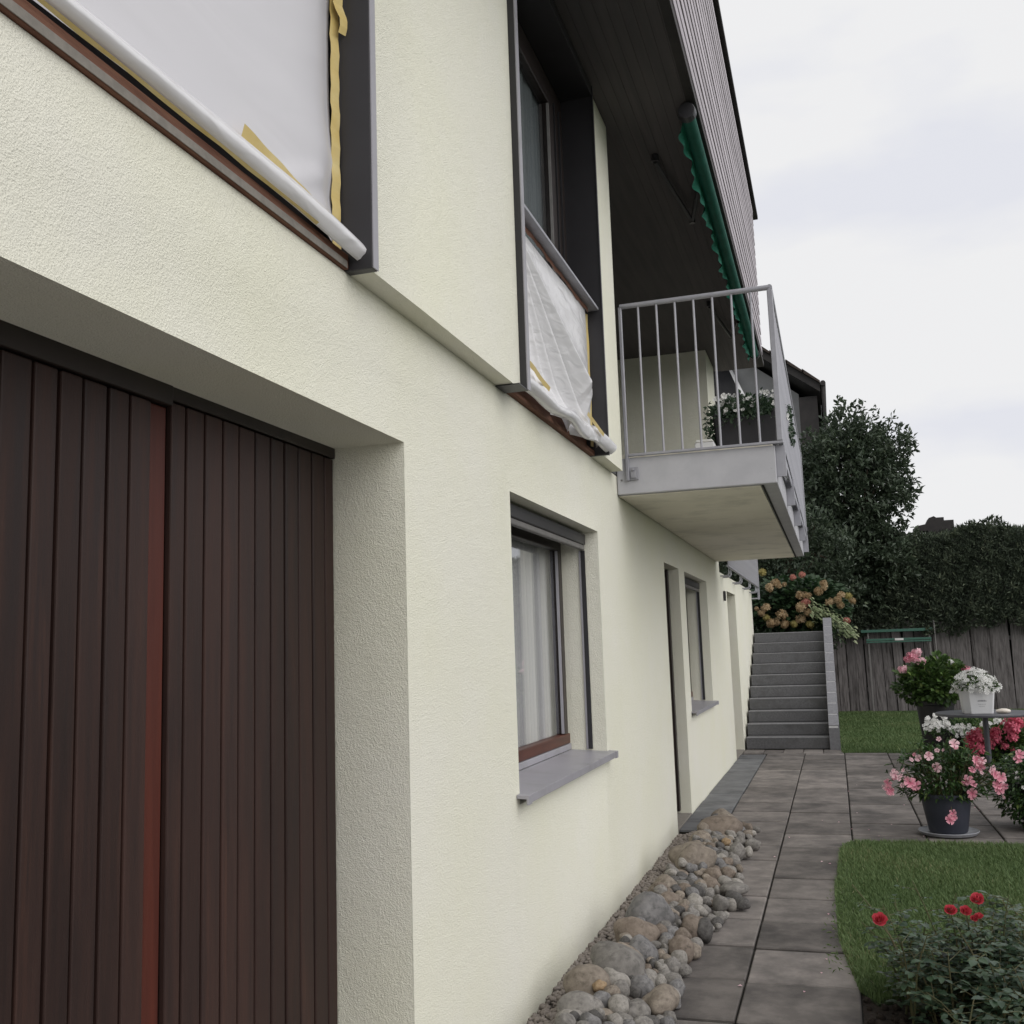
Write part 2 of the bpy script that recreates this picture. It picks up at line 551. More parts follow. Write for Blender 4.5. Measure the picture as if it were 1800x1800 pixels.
def leaf_arrays(pos, d, nrm, L, wr=0.45, fold=0.18, droop=0.12):
    """one folded pointed leaf per row: 8 vertices, 6 faces given as quads"""
    n = len(pos)
    d = unit(d)
    side = unit(np.cross(d, nrm))
    up_ = unit(np.cross(side, d))
    L = np.broadcast_to(np.asarray(L, float), (n,))[:, None]
    w = L * wr * 0.5
    B = pos
    M1 = pos + d * L * 0.33
    M2 = pos + d * L * 0.68 - up_ * L * droop * 0.35
    T = pos + d * L - up_ * L * droop
    l1 = M1 + side * w + up_ * L * fold * 0.5
    r1 = M1 - side * w + up_ * L * fold * 0.5
    l2 = M2 + side * w * 0.8 + up_ * L * fold * 0.45
    r2 = M2 - side * w * 0.8 + up_ * L * fold * 0.45
    V = np.stack([B, M1, M2, T, l1, l2, r1, r2], 1).reshape(-1, 3)
    q = np.array([[0, 1, 4, 4], [1, 2, 5, 4], [2, 3, 5, 5], [0, 6, 1, 1], [1, 6, 7, 2], [2, 7, 3, 3]])
    tri = np.array([[0, 1, 4], [1, 2, 5], [1, 5, 4], [2, 3, 5], [0, 6, 1], [1, 6, 7], [1, 7, 2], [2, 7, 3]])
    F = (tri[None] + (np.arange(n) * 8)[:, None, None]).reshape(-1, 3)
    return V, F


def kite_arrays(pos, d, nrm, L, wr=0.4, fold=0.15):
    n = len(pos)
    d = unit(d)
    side = unit(np.cross(d, nrm))
    up_ = unit(np.cross(side, d))
    L = np.broadcast_to(np.asarray(L, float), (n,))[:, None]
    B = pos
    T = pos + d * L
    l = pos + d * L * 0.45 + side * L * wr * 0.5 + up_ * L * fold
    r = pos + d * L * 0.45 - side * L * wr * 0.5 + up_ * L * fold
    V = np.stack([B, r, T, l], 1).reshape(-1, 3)
    F = (np.array([[0, 1, 2], [0, 2, 3]])[None] + (np.arange(n) * 4)[:, None, None]).reshape(-1, 3)
    return V, F


def leaves(name, pos, d, nrm, L, mat, parent, wr=0.45, fine=True, tone=None, kind='stuff', fold=0.18, droop=0.12):
    pos = np.asarray(pos, float)
    if len(pos) == 0: return None
    if fine:
        V, F = leaf_arrays(pos, np.asarray(d, float), np.asarray(nrm, float), L, wr, fold, droop)
        k = 8
    else:
        V, F = kite_arrays(pos, np.asarray(d, float), np.asarray(nrm, float), L, wr, fold)
        k = 4
    tn = rng.random(len(pos)) if tone is None else tone
    me = fast_mesh(name, V, F, mat, False, np.repeat(tn, k))
    o = link(name, me, parent)
    if kind: o['kind'] = kind
    return o


def rand_unit(n):
    v = rng.normal(size=(n, 3))
    return unit(v)


def ico(sub):
    bm = bmesh.new()
    bmesh.ops.create_icosphere(bm, subdivisions=sub, radius=1.0)
    V = np.array([v.co[:] for v in bm.verts])
    F = np.array([[v.index for v in f.verts] for f in bm.faces])
    bm.free()
    return V, F


def instances(V, F, mats4):
    """repeat a small mesh by many 3x4 transforms -> arrays"""
    V = np.asarray(V, float)
    n, k = len(mats4), len(V)
    out = np.einsum('nij,kj->nki', mats4[:, :, :3], V) + mats4[:, None, :, 3]
    Fo = (np.asarray(F)[None] + (np.arange(n) * k)[:, None, None]).reshape(-1, np.asarray(F).shape[1])
    return out.reshape(-1, 3), Fo


def frames(pos, zdir, size, spin=None):
    """transforms that turn local +z to zdir"""
    pos = np.asarray(pos, float)
    z = unit(np.asarray(zdir, float))
    n = len(pos)
    ref = np.where(np.abs(z[:, 2:3]) < 0.9, np.array([[0, 0, 1.0]]), np.array([[1.0, 0, 0]]))
    x = unit(np.cross(ref, z))
    y = np.cross(z, x)
    a = rng.random(n) * 2 * np.pi if spin is None else np.full(n, spin)
    xs = x * np.cos(a)[:, None] + y * np.sin(a)[:, None]
    ys = -x * np.sin(a)[:, None] + y * np.cos(a)[:, None]
    s = np.broadcast_to(np.asarray(size, float), (n,))[:, None]
    return np.stack([xs * s, ys * s, z * s, pos], 2)


def flower_arrays(np_=5, depth=0.35, wid=0.62, curl=-0.12):
    """open flower of np_ petals, radius 1, looking along +z"""
    V, F = [], []
    for i in range(np_):
        a = 2 * math.pi * i / np_
        def P(r, t, z):
            return (r * math.cos(a + t), r * math.sin(a + t), z)
        o = len(V)
        V += [P(0.02, 0, -depth), P(0.5, -wid * 0.55, -depth * 0.35), P(0.5, wid * 0.55, -depth * 0.35), P(0.5, 0, -depth * 0.55),
              P(0.95, -wid * 0.5, curl), P(0.95, wid * 0.5, curl + 0.05), P(1.02, 0, curl * 0.3)]
        F += [(o, o + 1, o + 3), (o, o + 3, o + 2), (o + 1, o + 4, o + 6), (o + 1, o + 6, o + 3), (o + 3, o + 6, o + 5), (o + 3, o + 5, o + 2)]
    return np.array(V), np.array(F)


F5V, F5F = flower_arrays(5, 0.35, 0.95)
F8V, F8F = flower_arrays(9, 0.15, 0.36, -0.1)
F4V, F4F = flower_arrays(4, 0.12, 0.75, 0.0)


def flower_mesh(name, V, F, mat, seed=0):
    r = np.random.default_rng(seed)
    V = V + r.normal(size=V.shape) * 0.06
    tone = np.clip(np.linalg.norm(V[:, :2], axis=1) * 0.8 + r.normal(size=len(V)) * 0.12, 0, 1)
    return fast_mesh(name, V, F, mat, True, tone)


def umbel_mesh(name, mat, nfl=45, fsize=0.34, seed=0, squash=0.85, lower=-0.5):
    """ball of small florets, radius 1"""
    r = np.random.default_rng(seed)
    p = []
    while len(p) < nfl:
        v = r.normal(size=3)
        v /= np.linalg.norm(v)
        if v[2] > lower: p.append(v)
    p = np.array(p)
    rad = 0.78 + r.random((nfl, 1)) * 0.24
    T = frames(p * rad * np.array([1, 1, squash]), p + r.normal(size=p.shape) * 0.25, fsize * (0.8 + r.random(nfl) * 0.4))
    V, F = instances(F4V, F4F, T)
    tone = np.repeat(np.clip(r.random(nfl), 0, 1), len(F4V)) * 0.7 + r.random(len(V)) * 0.3
    iv, jf = ico(1)
    iv = iv * 0.72 * np.array([1, 1, squash])
    V = np.concatenate([V, iv])
    F = np.concatenate([F, jf + nfl * len(F4V)])
    tone = np.concatenate([tone, np.zeros(len(iv))])
    return fast_mesh(name, V, F, mat, False, tone)


def place(name, me, parent, loc, zdir, size, spin=None):
    """link a shared mesh as an own part turned to zdir"""
    o = bpy.data.objects.new(name, me)
    COL.objects.link(o)
    q = Vector(zdir).normalized().to_track_quat('Z', 'Y')
    m = Matrix.Translation(Vector(loc)) @ q.to_matrix().to_4x4() @ Matrix.Rotation(rnd.random() * 6.28 if spin is None else spin, 4, 'Z')
    if parent is not None:
        m = Matrix.Translation(-Vector(parent.location)) @ m
        o.parent = parent
    o.matrix_local = m
    s = size if hasattr(size, '__len__') else (size, size, size)
    o.scale = s
    return o


# ================================================================== SETTING
# ground to the horizon
g = MB().box(-300, 300, -300, 300, -0.6, -0.16).build('ground', 'meadow')
tag(g, 'dull green ground reaching to the horizon', None, None, 'structure')

# ---- paving: every slab a piece
pav = empty('pavement')
tag(pav, 'weathered concrete slab paving of the path and terrace', None, None, 'structure')
base = MB()
base.box(0.36, 1.44, 3.305, 15.9, -0.15, -0.022)
base.box(1.441, 6.0, 8.83, 15.9, -0.15, -0.022)
base.box(-0.02, 0.359, 9.27, 15.9, -0.15, -0.022)
base.build('joint_bed', 'joint', pav)
slab_cache = {}


def slab(x0, x1, y0, y1, mat, name='paving_slab'):
    w, h = round(x1 - x0, 3), round(y1 - y0, 3)
    key = (w, h, mat)
    if key not in slab_cache:
        slab_cache[key] = MB().box(-w / 2, w / 2, -h / 2, h / 2, -0.10, 0).mesh('paving_slab', mat, 0.006, False, 1)
    o = link(name, slab_cache[key], pav, loc=((x0 + x1) / 2, (y0 + y1) / 2, rnd.uniform(-0.007, 0.0015)))
    o.rotation_euler = (rnd.uniform(-0.003, 0.003), rnd.uniform(-0.003, 0.003), rnd.uniform(-0.004, 0.004))
    return o


XC = [0.365, 0.905, 1.45, 2.03, 2.60, 3.17, 3.74, 4.31]
PY = 0.5665
rows = [5.235 + PY * k for k in range(-12, 19)]
for r0 in rows:
    r1 = r0 + PY - 0.030
    if r0 < 3.31: continue
    r1 = min(r1, 15.69)
    if r1 - r0 < 0.15: continue
    for c in range(7):
        x0, x1 = XC[c] + 0.006, XC[c + 1] - 0.006
        if r0 < 8.6:
            if c > 1: continue
            if c == 1: x1 = 1.425
        slab(x0, x1, r0 + (0.03 if c == 0 else 0), r1 + (0.03 if c == 0 else 0), 'slab')
yy = 9.28
while yy < 15.5:
    slab(0.004, 0.3595, yy, min(yy + PY - 0.008, 15.69), 'slabgrey')
    yy += PY
# the lowest step stands at y = 16.25; a row of small tiles fills the strip in front of it
for c in range(5):
    slab(0.02 + c * 0.285, 0.02 + c * 0.285 + 0.276, 15.70, 16.24, 'slab')

dv_ = MB().box(1.45, 9.0, -9.0, 1.6, -0.15, -0.01).box(-0.30, 1.449, -9.0, 3.30, -0.15, -0.006).build('bounce_paving', 'bounce_concrete')  # out of view, added to bounce light onto the garage reveal and lintel
tag(dv_, 'unseen pale paving added in front of the garage door to bounce light', None, None, 'structure')
# ---- lawns and the rose bed
lw = MB()
lw.prism([(1.435, 8.84), (1.37, 8.6), (1.335, 7.2), (1.36, 6.0), (1.43, 5.2), (1.5, 5.05), (2.0, 5.35), (6.0, 5.6), (6.0, 8.84)], 'z', -0.15, -0.012)
lawn1 = lw.build('lawn', 'turf')
tag(lawn1, 'mown lawn beside the path in front of the terrace', None, None, 'structure')
lawn2 = MB().box(1.40, 7.0, 15.72, 24.6, -0.15, -0.008).build('lawn', 'turf')
tag(lawn2, 'mown lawn between the stairs and the board fence', None, None, 'structure')
bed = MB().prism([(1.432, 1.61), (1.432, 5.19), (1.5, 5.04), (2.0, 5.34), (6.0, 5.59), (6.0, 1.61)], 'z', -0.15, -0.018).build('flower_bed', 'soil')
tag(bed, 'dark bare soil of the rose bed beside the path', None, None, 'structure')


def clods(n, x0, x1, y0, y1, z, s0, s1):
    iv, jf = ico(1)
    pos = np.stack([rng.uniform(x0, x1, n), rng.uniform(y0, y1, n), np.full(n, z)], 1)
    T = frames(pos, rand_unit(n), rng.uniform(s0, s1, n))
    V, F = instances(iv, jf, T)
    return fast_mesh('clods', V, F, 'soil')


o = link('soil_clods', clods(1500, 1.45, 3.0, 2.5, 5.1, -0.012, 0.006, 0.022), bed)
o['kind'] = 'stuff'


def inside(poly, x, y):
    c = np.zeros(len(x), bool)
    j = len(poly) - 1
    for i in range(len(poly)):
        xi, yi = poly[i]
        xj, yj = poly[j]
        k = ((yi > y) != (yj > y)) & (x < (xj - xi) * (y - yi) / (yj - yi + 1e-12) + xi)
        c ^= k
        j = i
    return c


def grass(name, poly, n, h0, h1, w, label, zbase=-0.012, over=0.0):
    P = np.array(poly)
    x = rng.uniform(P[:, 0].min(), P[:, 0].max(), n)
    y = rng.uniform(P[:, 1].min(), P[:, 1].max(), n)
    k = inside(poly, x, y)
    x, y = x[k], y[k]
    n = len(x)
    patch = 0.5 + 0.5 * np.sin(x * 3.1 + 1.3 * np.sin(y * 2.3)) * np.sin(y * 2.7 + x)
    h = rng.uniform(h0, h1, n) * (0.8 + 0.35 * patch)
    a = rng.uniform(0, 2 * np.pi, n)
    lean = rng.uniform(0.1, 0.75, n) * h
    d = np.stack([np.cos(a), np.sin(a), np.zeros(n)], 1)
    s = np.stack([-np.sin(a), np.cos(a), np.zeros(n)], 1) * (w * rng.uniform(0.7, 1.3, n))[:, None] * 0.5
    b = np.stack([x, y, np.full(n, zbase)], 1)
    m = b + d * (lean * 0.3)[:, None]
    m[:, 2] += h * 0.6
    t = b + d * lean[:, None]
    t[:, 2] += h * 0.95
    V = np.stack([b - s, b + s, m + s * 0.8, m - s * 0.8, t], 1).reshape(-1, 3)
    tri = np.array([[0, 1, 2], [0, 2, 3], [3, 2, 4]])
    F = (tri[None] + (np.arange(n) * 5)[:, None, None]).reshape(-1, 3)
    tone = np.clip(0.25 + 0.45 * patch + rng.normal(size=n) * 0.22, 0, 1)
    o = link(name, fast_mesh(name, V, F, 'grassblade', False, np.repeat(tone, 5)))
    tag(o, label, 'grass', None, 'stuff')
    return o


LP = [(1.45, 8.86), (1.36, 8.6), (1.315, 7.2), (1.335, 6.0), (1.42, 5.2), (1.5, 5.06), (2.0, 5.36), (4.3, 5.5), (4.3, 8.86)]
grass('grass', LP, 170000, 0.025, 0.055, 0.0055, 'short green grass of the lawn beside the path')
grass('grass', [(1.41, 15.74), (5.2, 15.74), (5.2, 24.3), (1.41, 24.3)], 90000, 0.03, 0.07, 0.011, 'short green grass between the stairs and the fence')

# ---- raised ground behind the stairs
rg = MB().box(-9, 1.24, 19.62, 24.4, -0.15, 1.70).build('raised_ground', 'soil')
tag(rg, 'raised planting terrace at the head of the stairs', None, None, 'structure')

# ================================================================== HOUSE
house = empty('house', (0, 8, 0))
tag(house, 'cream rendered house with brown garage door, balcony and grey slatted upper storey', 'house')
P = 0.085      # projection of the upper wall
ZL, ZS = 2.84, 5.43
Yend = 19.62
regions = [  # y0, y1, z0, z1, depth of the face (later ones override)
    (-6, Yend, -0.2, ZL, 0.0),
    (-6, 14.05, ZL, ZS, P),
    (7.02, 13.13, ZL, ZS, -2.2),           # loggia behind the balcony
    (14.05, Yend, 2.58, ZL, None),
    (-1.2, 3.325, -0.2, 2.36, -0.34),      # garage opening
    (-1.2, 2.914, ZL, ZS, -0.10),           # window behind the first plastic sheet
    (4.543, 6.404, ZL, ZS, -0.34),          # tall window
    (4.59, 6.49, 0.905, 2.36, -0.42),
    (9.23, 10.14, -0.2, 2.36, -0.30),
    (10.55, 12.45, 0.905, 2.36, -0.42),
    (14.90, 16.18, -0.2, 2.36, -0.75),
]


def depth_at(y, z):
    d = None
    for (a, b, c, e, v) in regions:
        if a <= y <= b and c <= z <= e: d = v
    return d


ys = sorted({v for r in regions for v in r[:2]})
zs = sorted({v for r in regions for v in r[2:4]})
VV, idx, FF, MI = [], {}, [], []


def vid(x, y, z):
    k = (round(x, 4), round(y, 4), round(z, 4))
    if k not in idx:
        idx[k] = len(VV)
        VV.append(k)
    return idx[k]


BACK = -6.0
D = [[depth_at((ys[i] + ys[i + 1]) / 2, (zs[j] + zs[j + 1]) / 2) for j in range(len(zs) - 1)] for i in range(len(ys) - 1)]
for i in range(len(ys) - 1):
    for j in range(len(zs) - 1):
        d = D[i][j]
        if d is not None:
            FF.append([vid(d, ys[i], zs[j]), vid(d, ys[i + 1], zs[j]), vid(d, ys[i + 1], zs[j + 1]), vid(d, ys[i], zs[j + 1])])
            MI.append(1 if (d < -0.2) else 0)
        a = BACK if d is None else d
        if i + 1 < len(ys) - 1 or True:
            e = D[i + 1][j] if i + 1 < len(ys) - 1 else None
            b = BACK if e is None else e
            if abs(a - b) > 1e-6:
                q = [vid(a, ys[i + 1], zs[j]), vid(b, ys[i + 1], zs[j]), vid(b, ys[i + 1], zs[j + 1]), vid(a, ys[i + 1], zs[j + 1])]
                FF.append(q if a > b else q[::-1])
                MI.append(0)
        e = D[i][j + 1] if j + 1 < len(zs) - 1 else (d if zs[j + 1] >= ZS else None)
        b = BACK if e is None else e
        if abs(a - b) > 1e-6:
            q = [vid(a, ys[i], zs[j + 1]), vid(a, ys[i + 1], zs[j + 1]), vid(b, ys[i + 1], zs[j + 1]), vid(b, ys[i], zs[j + 1])]
            FF.append(q if a > b else q[::-1])
            MI.append(0)
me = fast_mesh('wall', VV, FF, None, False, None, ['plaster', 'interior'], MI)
bm = bmesh.new()
bm.from_mesh(me)
es = [e for e in bm.edges if len(e.link_faces) == 2 and e.calc_face_angle(0) > 0.5 and max(v.co.z for v in e.verts) > 2.7]
bmesh.ops.bevel(bm, geom=es, offset=0.002, segments=2, profile=0.5, affect='EDGES', clamp_overlap=True)
es = [e for e in bm.edges if len(e.link_faces) == 2 and e.calc_face_angle(0) > 0.5 and max(v.co.z for v in e.verts) < 2.6 and e.calc_length() > 0.05]
bmesh.ops.bevel(bm, geom=es, offset=0.013, segments=3, profile=0.5, affect='EDGES', clamp_overlap=True)
for f in bm.faces: f.smooth = min(e.calc_length() for e in f.edges) < 0.012
bm.to_mesh(me)
bm.free()
me.set_sharp_from_angle(angle=math.radians(35))
link('wall', me, house)
# back and side masses so that no light leaks through
MB().box(-9, -2.3, -6, 14.0, -0.1, 5.6).build('rear_wall', 'interior', house)

# ---- garage door of vertical boards
gd = MB().box(-0.325, -0.303, -1.19, 3.324, 0.0, 2.364).build('garage_door', 'interior', house)


def plank(y0, y1, x, z0, z1, mat='doorwood', name='plank'):
    me_ = MB().box(-0.022, 0, y0 - (y0 + y1) / 2, y1 - (y0 + y1) / 2, z0 - 1.2, z1 - 1.2).mesh('plank', mat, 0.0045, False, 2)
    o = link(name, me_, gd, loc=(x, (y0 + y1) / 2, 1.2))
    return o


gj = [0.66, 0.75, 0.84, 0.93, 1.02, 1.11, 1.20, 1.29, 1.38, 1.47, 1.56, 1.65, 1.745, 1.845, 1.928, 2.010, 2.100, 2.183, 2.272]
for a, b in zip(gj[:-1], gj[1:]):
    plank(a + 0.005, b - 0.005, -0.279 + rnd.uniform(-0.0012, 0.0012), 0.01, 2.300)
plank(2.276, 2.346, -0.288, 0.01, 2.300, 'redwood', 'cover_strip').__setitem__('label', 'red brown meeting strip between the door leaves')
gj = [2.352, 2.424, 2.513, 2.605, 2.693, 2.786, 2.879, 2.966, 3.057, 3.153, 3.246, 3.318]
for a, b in zip(gj[:-1], gj[1:]):
    plank(a + 0.0048, b - 0.0048, -0.276 + rnd.uniform(-0.0012, 0.0012), 0.01, 2.318)
o = MB().box(-0.300, -0.268, -1.18, 2.35, 2.304, 2.362).build('head_rail', 'darkframe', gd, 0.003)
o = MB().box(-0.300, -0.272, 2.351, 3.322, 2.322, 2.362).build('head_rail', 'darkframe', gd, 0.003)


# ---- lower windows
def corrugated(name, x, y0, y1, z0, z1, mat, parent, waves, amp, ph=0.0, n=220):
    t = np.linspace(0, 1, n)
    yy_ = y0 + (y1 - y0) * t
    xx = x + amp * np.sin(t * waves * 6.28 + ph + 1.7 * np.sin(t * 9.1)) + amp * 0.5 * np.sin(t * waves * 15 + ph)
    V = np.concatenate([np.stack([xx, yy_, np.full(n, z0)], 1), np.stack([xx * 0.6 + x * 0.4, yy_, np.full(n, z1)], 1)])
    F = [[i, i + 1, n + i + 1, n + i] for i in range(n - 1)]
    return link(name, fast_mesh(name, V, F, mat, True), parent)


def low_window(y0, y1, z0, z1, fx, label):
    """fx: plane of the wooden frame"""
    w = 0.075
    fr = MB()
    fr.box(fx - 0.06, fx, y0 + 0.001, y0 + w, z0 + 0.03, z1 - 0.02)
    fr.box(fx - 0.06, fx, y1 - w, y1 - 0.001, z0 + 0.03, z1 - 0.02)
    fr.box(fx - 0.06, fx, y0 + w, y1 - w, z1 - 0.10, z1 - 0.02)
    win = fr.build('window', 'darkframe', house, 0.004)
    win['label'] = label
    s = MB()                                                      # the sash, a little proud
    sx = fx + 0.012
    s.box(sx - 0.05, sx, y0 + w - 0.02, y0 + w + 0.05, z0 + 0.115, z1 - 0.12)
    s.box(sx - 0.05, sx, y1 - w - 0.05, y1 - w + 0.02, z0 + 0.115, z1 - 0.12)
    s.box(sx - 0.05, sx, y0 + w - 0.02, y1 - w + 0.02, z1 - 0.12, z1 - 0.06)
    s.build('sash', 'darkframe', win, 0.004)
    MB().box(fx - 0.055, fx + 0.014, y0 + 0.004, y1 - 0.004, z0 + 0.052, z0 + 0.114).build('bottom_rail', 'brownframe', win, 0.005)
    MB().box(fx - 0.05, fx + 0.02, y0 + 0.004, y1 - 0.004, z0 + 0.012, z0 + 0.050).build('drip_profile', 'sillmetal', win, 0.004)
    g_ = MB()
    for yy_ in (y0 + w + 0.05, y1 - w - 0.062):
        g_.box(sx - 0.02, sx - 0.004, yy_, yy_ + 0.012, z0 + 0.12, z1 - 0.125)
    g_.build('glazing_bead', 'sillmetal', win)
    MB().box(fx - 0.022, fx - 0.016, y0 + w, y1 - w, z0 + 0.11, z1 - 0.10).build('pane', 'glass', win)
    corrugated('curtain', fx - 0.075, y0 + 0.02, y1 - 0.02, z0 + 0.06, z1 - 0.05, 'curtain', win, 7, 0.006, y0)
    # sill of folded sheet metal
    sl = MB().prism([(fx + 0.021, z0 + 0.012), (0.055, z0 - 0.004), (0.055, z0 - 0.042), (0.051, z0 - 0.042), (0.051, z0 - 0.022), (fx + 0.021, z0 - 0.006)],
                    'y', y0 + 0.001, y1 - 0.001)
    sl.prism([(0.002, z0 + 0.0), (0.060, z0 - 0.004), (0.060, z0 - 0.046), (0.048, z0 - 0.046), (0.048, z0 - 0.020), (0.002, z0 - 0.018)], 'y', y0 - 0.055, y0 + 0.0005)
    sl.prism([(0.002, z0 + 0.0), (0.060, z0 - 0.004), (0.060, z0 - 0.046), (0.048, z0 - 0.046), (0.048, z0 - 0.020), (0.002, z0 - 0.018)], 'y', y1 - 0.0005, y1 + 0.055)
    sl.build('sill', 'sillmetal', win, 0.003)
    # shutter: end bar and guide rails
    MB().box(-0.128, -0.082, y0 + 0.004, y1 - 0.004, z1 - 0.085, z1 - 0.014).build('roller_shutter', 'anthracite', win, 0.006)
    MB().box(-0.121, -0.089, y0 + 0.006, y1 - 0.006, z1 - 0.118, z1 - 0.086).build('end_slat', 'polegrey', win, 0.006)
    for yy_, s_ in ((y0, 1), (y1, -1)):
        a, b = sorted((yy_ + s_ * 0.0015, yy_ + s_ * 0.010))
        MB().box(-0.118, -0.090, a, b, z0 + 0.014, z1 - 0.12).build('guide_rail', 'anthracite', win)
        MB().box(-0.130, -0.1185, a, b + 0.002, z0 + 0.014, z1 - 0.12).build('guide_edge', 'sillmetal', win)
    return win


low_window(4.59, 6.49, 0.955, 2.36, -0.25, 'brown framed window with light curtain next to the garage')
low_window(10.55, 12.45, 0.942, 2.36, -0.25, 'brown framed window beyond the house door')

# ---- house door (seen at a grazing angle) and its threshold
hd = MB().box(-0.20, -0.13, 9.235, 10.135, 0.03, 2.35).build('door', 'darkframe', house, 0.004)
MB().box(-0.129, -0.10, 10.06, 10.136, 0.03, 2.35).build('door_frame', 'darkframe', hd, 0.004)
MB().box(-0.129, -0.10, 9.234, 9.31, 0.03, 2.35).build('door_frame', 'darkframe', hd, 0.004)
for k in range(6):
    MB().box(-0.129, -0.12, 9.32 + k * 0.123, 9.32 + k * 0.123 + 0.117, 0.08, 2.28).build('plank', 'doorwood', hd, 0.003)
MB().box(-0.115, -0.06, 9.50, 9.52, 1.0, 1.05).build('door_handle', 'railmetal', hd, 0.004)
MB().box(-0.29, 0.002, 9.237, 10.133, -0.10, 0.006).build('threshold', 'thresholdtile', house, 0.004)
MB().box(-0.69, 0.002, 14.907, 16.173, -0.10, 0.006).build('threshold', 'thresholdtile', house, 0.004)
MB().box(-0.74, -0.70, 14.92, 16.16, 0.02, 2.34).build('cellar_door', 'darkframe', house, 0.004)
MB().box(0.003, 0.035, 14.37, 14.43, 2.20, 2.335).build('wall_lamp', 'anthracite', house, 0.006)

# ---- first-floor window behind the first plastic sheet: dark metal surround, bare sill board
sr = MB().box(-0.095, 0.098, 2.872, 2.911, 2.838, 5.415).build('window_surround', 'anthracite', house, 0.003)
MB().box(0.0985, 0.1025, 2.873, 2.9105, 2.839, 5.415).build('cover_profile', 'sillmetal', sr)
MB().box(-0.07, 0.015, -1.1, 2.868, 2.8415, 2.892).build('sill_board', 'barewood', sr, 0.003)
MB().box(0.0155, 0.018, -1.1, 2.855, 2.842, 2.866).build('sealing_strip', 'thresholdtile', sr, 0.001)
MB().box(-0.092, -0.07, -1.1, 2.868, 2.911, 5.29).build('window_panel', 'darkframe', sr)

# ---- tall first-floor window
tw = MB()
tw.box(-0.15, 0.118, 4.545, 4.562, 2.838, 5.40)
tw.box(-0.15, 0.118, 6.385, 6.402, 2.842, 5.40)
tw.box(-0.15, 0.118, 4.562, 6.385, 5.33, 5.40)
twin = tw.build('tall_window', 'anthracite', house, 0.002)
twin['label'] = 'tall dark framed upper window half covered by plastic sheet'
MB().box(0.1185, 0.124, 4.544, 4.590, 2.836, 5.40).build('cover_profile', 'sillmetal', twin)
MB().box(0.1185, 0.124, 6.378, 6.403, 2.840, 5.40).build('cover_profile', 'anthracite', twin)
MB().box(-0.02, 0.118, 4.42, 4.56, 2.832, 2.8375).build('ledge_plate', 'anthracite', twin)
fr = MB()
fr.box(-0.16, -0.10, 4.563, 4.66, 2.87, 5.32)
fr.box(-0.16, -0.10, 6.10, 6.384, 2.87, 5.32)
fr.box(-0.16, -0.10, 4.66, 6.10, 5.20, 5.32)
fr.build('frame', 'darkframe', twin, 0.005)
sa = MB()
sa.box(-0.15, -0.085, 4.665, 4.74, 3.6, 5.19)
sa.box(-0.15, -0.085, 5.98, 6.095, 3.6, 5.19)
sa.box(-0.15, -0.085, 4.74, 5.98, 5.11, 5.19)
sa.build('sash', 'darkframe', twin, 0.006)
for yy_ in (6.14, 6.26):
    MB().box(-0.099, -0.086, yy_, yy_ + 0.012, 2.9, 5.19).build('guide_rail', 'anthracite', twin)
MB().box(-0.099, -0.082, 5.970, 5.979, 3.6, 5.10).build('glazing_bead', 'polegrey', twin)
MB().box(-0.120, -0.114, 4.70, 6.02, 2.95, 5.15).build('pane', 'glass', twin)
corrugated('curtain', -0.155, 4.6, 6.05, 2.9, 5.2, 'bluishcurtain', twin, 6, 0.008, 1.0)
MB().box(0.02, 0.10, 4.592, 6.376, 3.812, 3.832).build('guard_bar', 'railmetal', twin, 0.004)
MB().box(-0.08, -0.02, 4.592, 6.376, 2.875, 3.81).build('parapet_panel', 'barewood', twin)
MB().box(-0.10, 0.03, 4.592, 6.376, 2.8415, 2.874).build('sill_board', 'barewood', twin, 0.003)

# ---- roof overhang, soffit, slatted upper storey
sof = MB().box(-8.5, 0.765, -6.0, 14.25, ZS, ZS + 0.05).build('soffit', 'soffit', house)
nb_ = 9
for k in range(nb_):                     # soffit boards run along the eaves
    xa = 0.10 + k * 0.074
    MB().box(xa, xa + 0.0732, -6.0, 14.24, ZS - 0.012, ZS - 0.001).build('soffit_board', 'soffit', sof, 0.002)
us = MB().box(-8.5, 0.74, -6.0, 14.20, ZS + 0.051, 7.76).build('upper_storey', 'roofdark', house)
NS = 16
hs_ = (7.75 - ZS) / NS
slat_me = MB().box(0.0, 0.012, -10.1, 10.1, 0.0, hs_ - 0.052).mesh('slat', 'cladding', 0.002, False, 1)
for k in range(NS):
    link('slat', slat_me, us, loc=(0.743 + rnd.uniform(0, 0.003), 4.12, ZS + 0.004 + k * hs_))
MB().box(0.70, 0.766, -6.0, 14.24, ZS - 0.014, ZS - 0.001).build('edge_board', 'roofdark', us, 0.002)
MB().box(-8.6, 0.80, -6.1, 14.75, 7.775, 7.835).build('roof_edge', 'roofdark', house, 0.008)

# ---- balcony
bal = MB().box(0.004, 1.13, 7.212, 13.70, 2.70, 2.965).build('balcony', 'concretepaint', house, 0.008)
bal['label'] = 'projecting balcony with grey painted slab and bar railing'
us_ = MB().box(0.006, 1.015, 7.255, 13.66, 2.691, 2.6985).build('underside', 'softplaster', bal, 0.002)
MB().box(1.022, 1.034, 7.255, 13.66, 2.694, 2.6985).build('drip_groove', 'joint', bal)
MB().box(0.02, 1.11, 7.235, 13.68, 2.966, 2.995).build('floor_tiles', 'softplaster', bal, 0.004)
MB().box(-2.1, -0.0, 7.05, 13.1, 2.85, 2.99).build('loggia_floor', 'slabgrey', bal)
rx = 1.168
ry = 7.195
tr_ = MB()
tr_.tube([(0.088, ry, 4.10), (rx, ry, 4.10)], 0.019, 10)
tr_.tube([(rx, ry - 0.015, 4.10), (rx, 13.74, 4.10)], 0.019, 10)
tr_.build('handrail', 'railmetal', bal, 0, True)
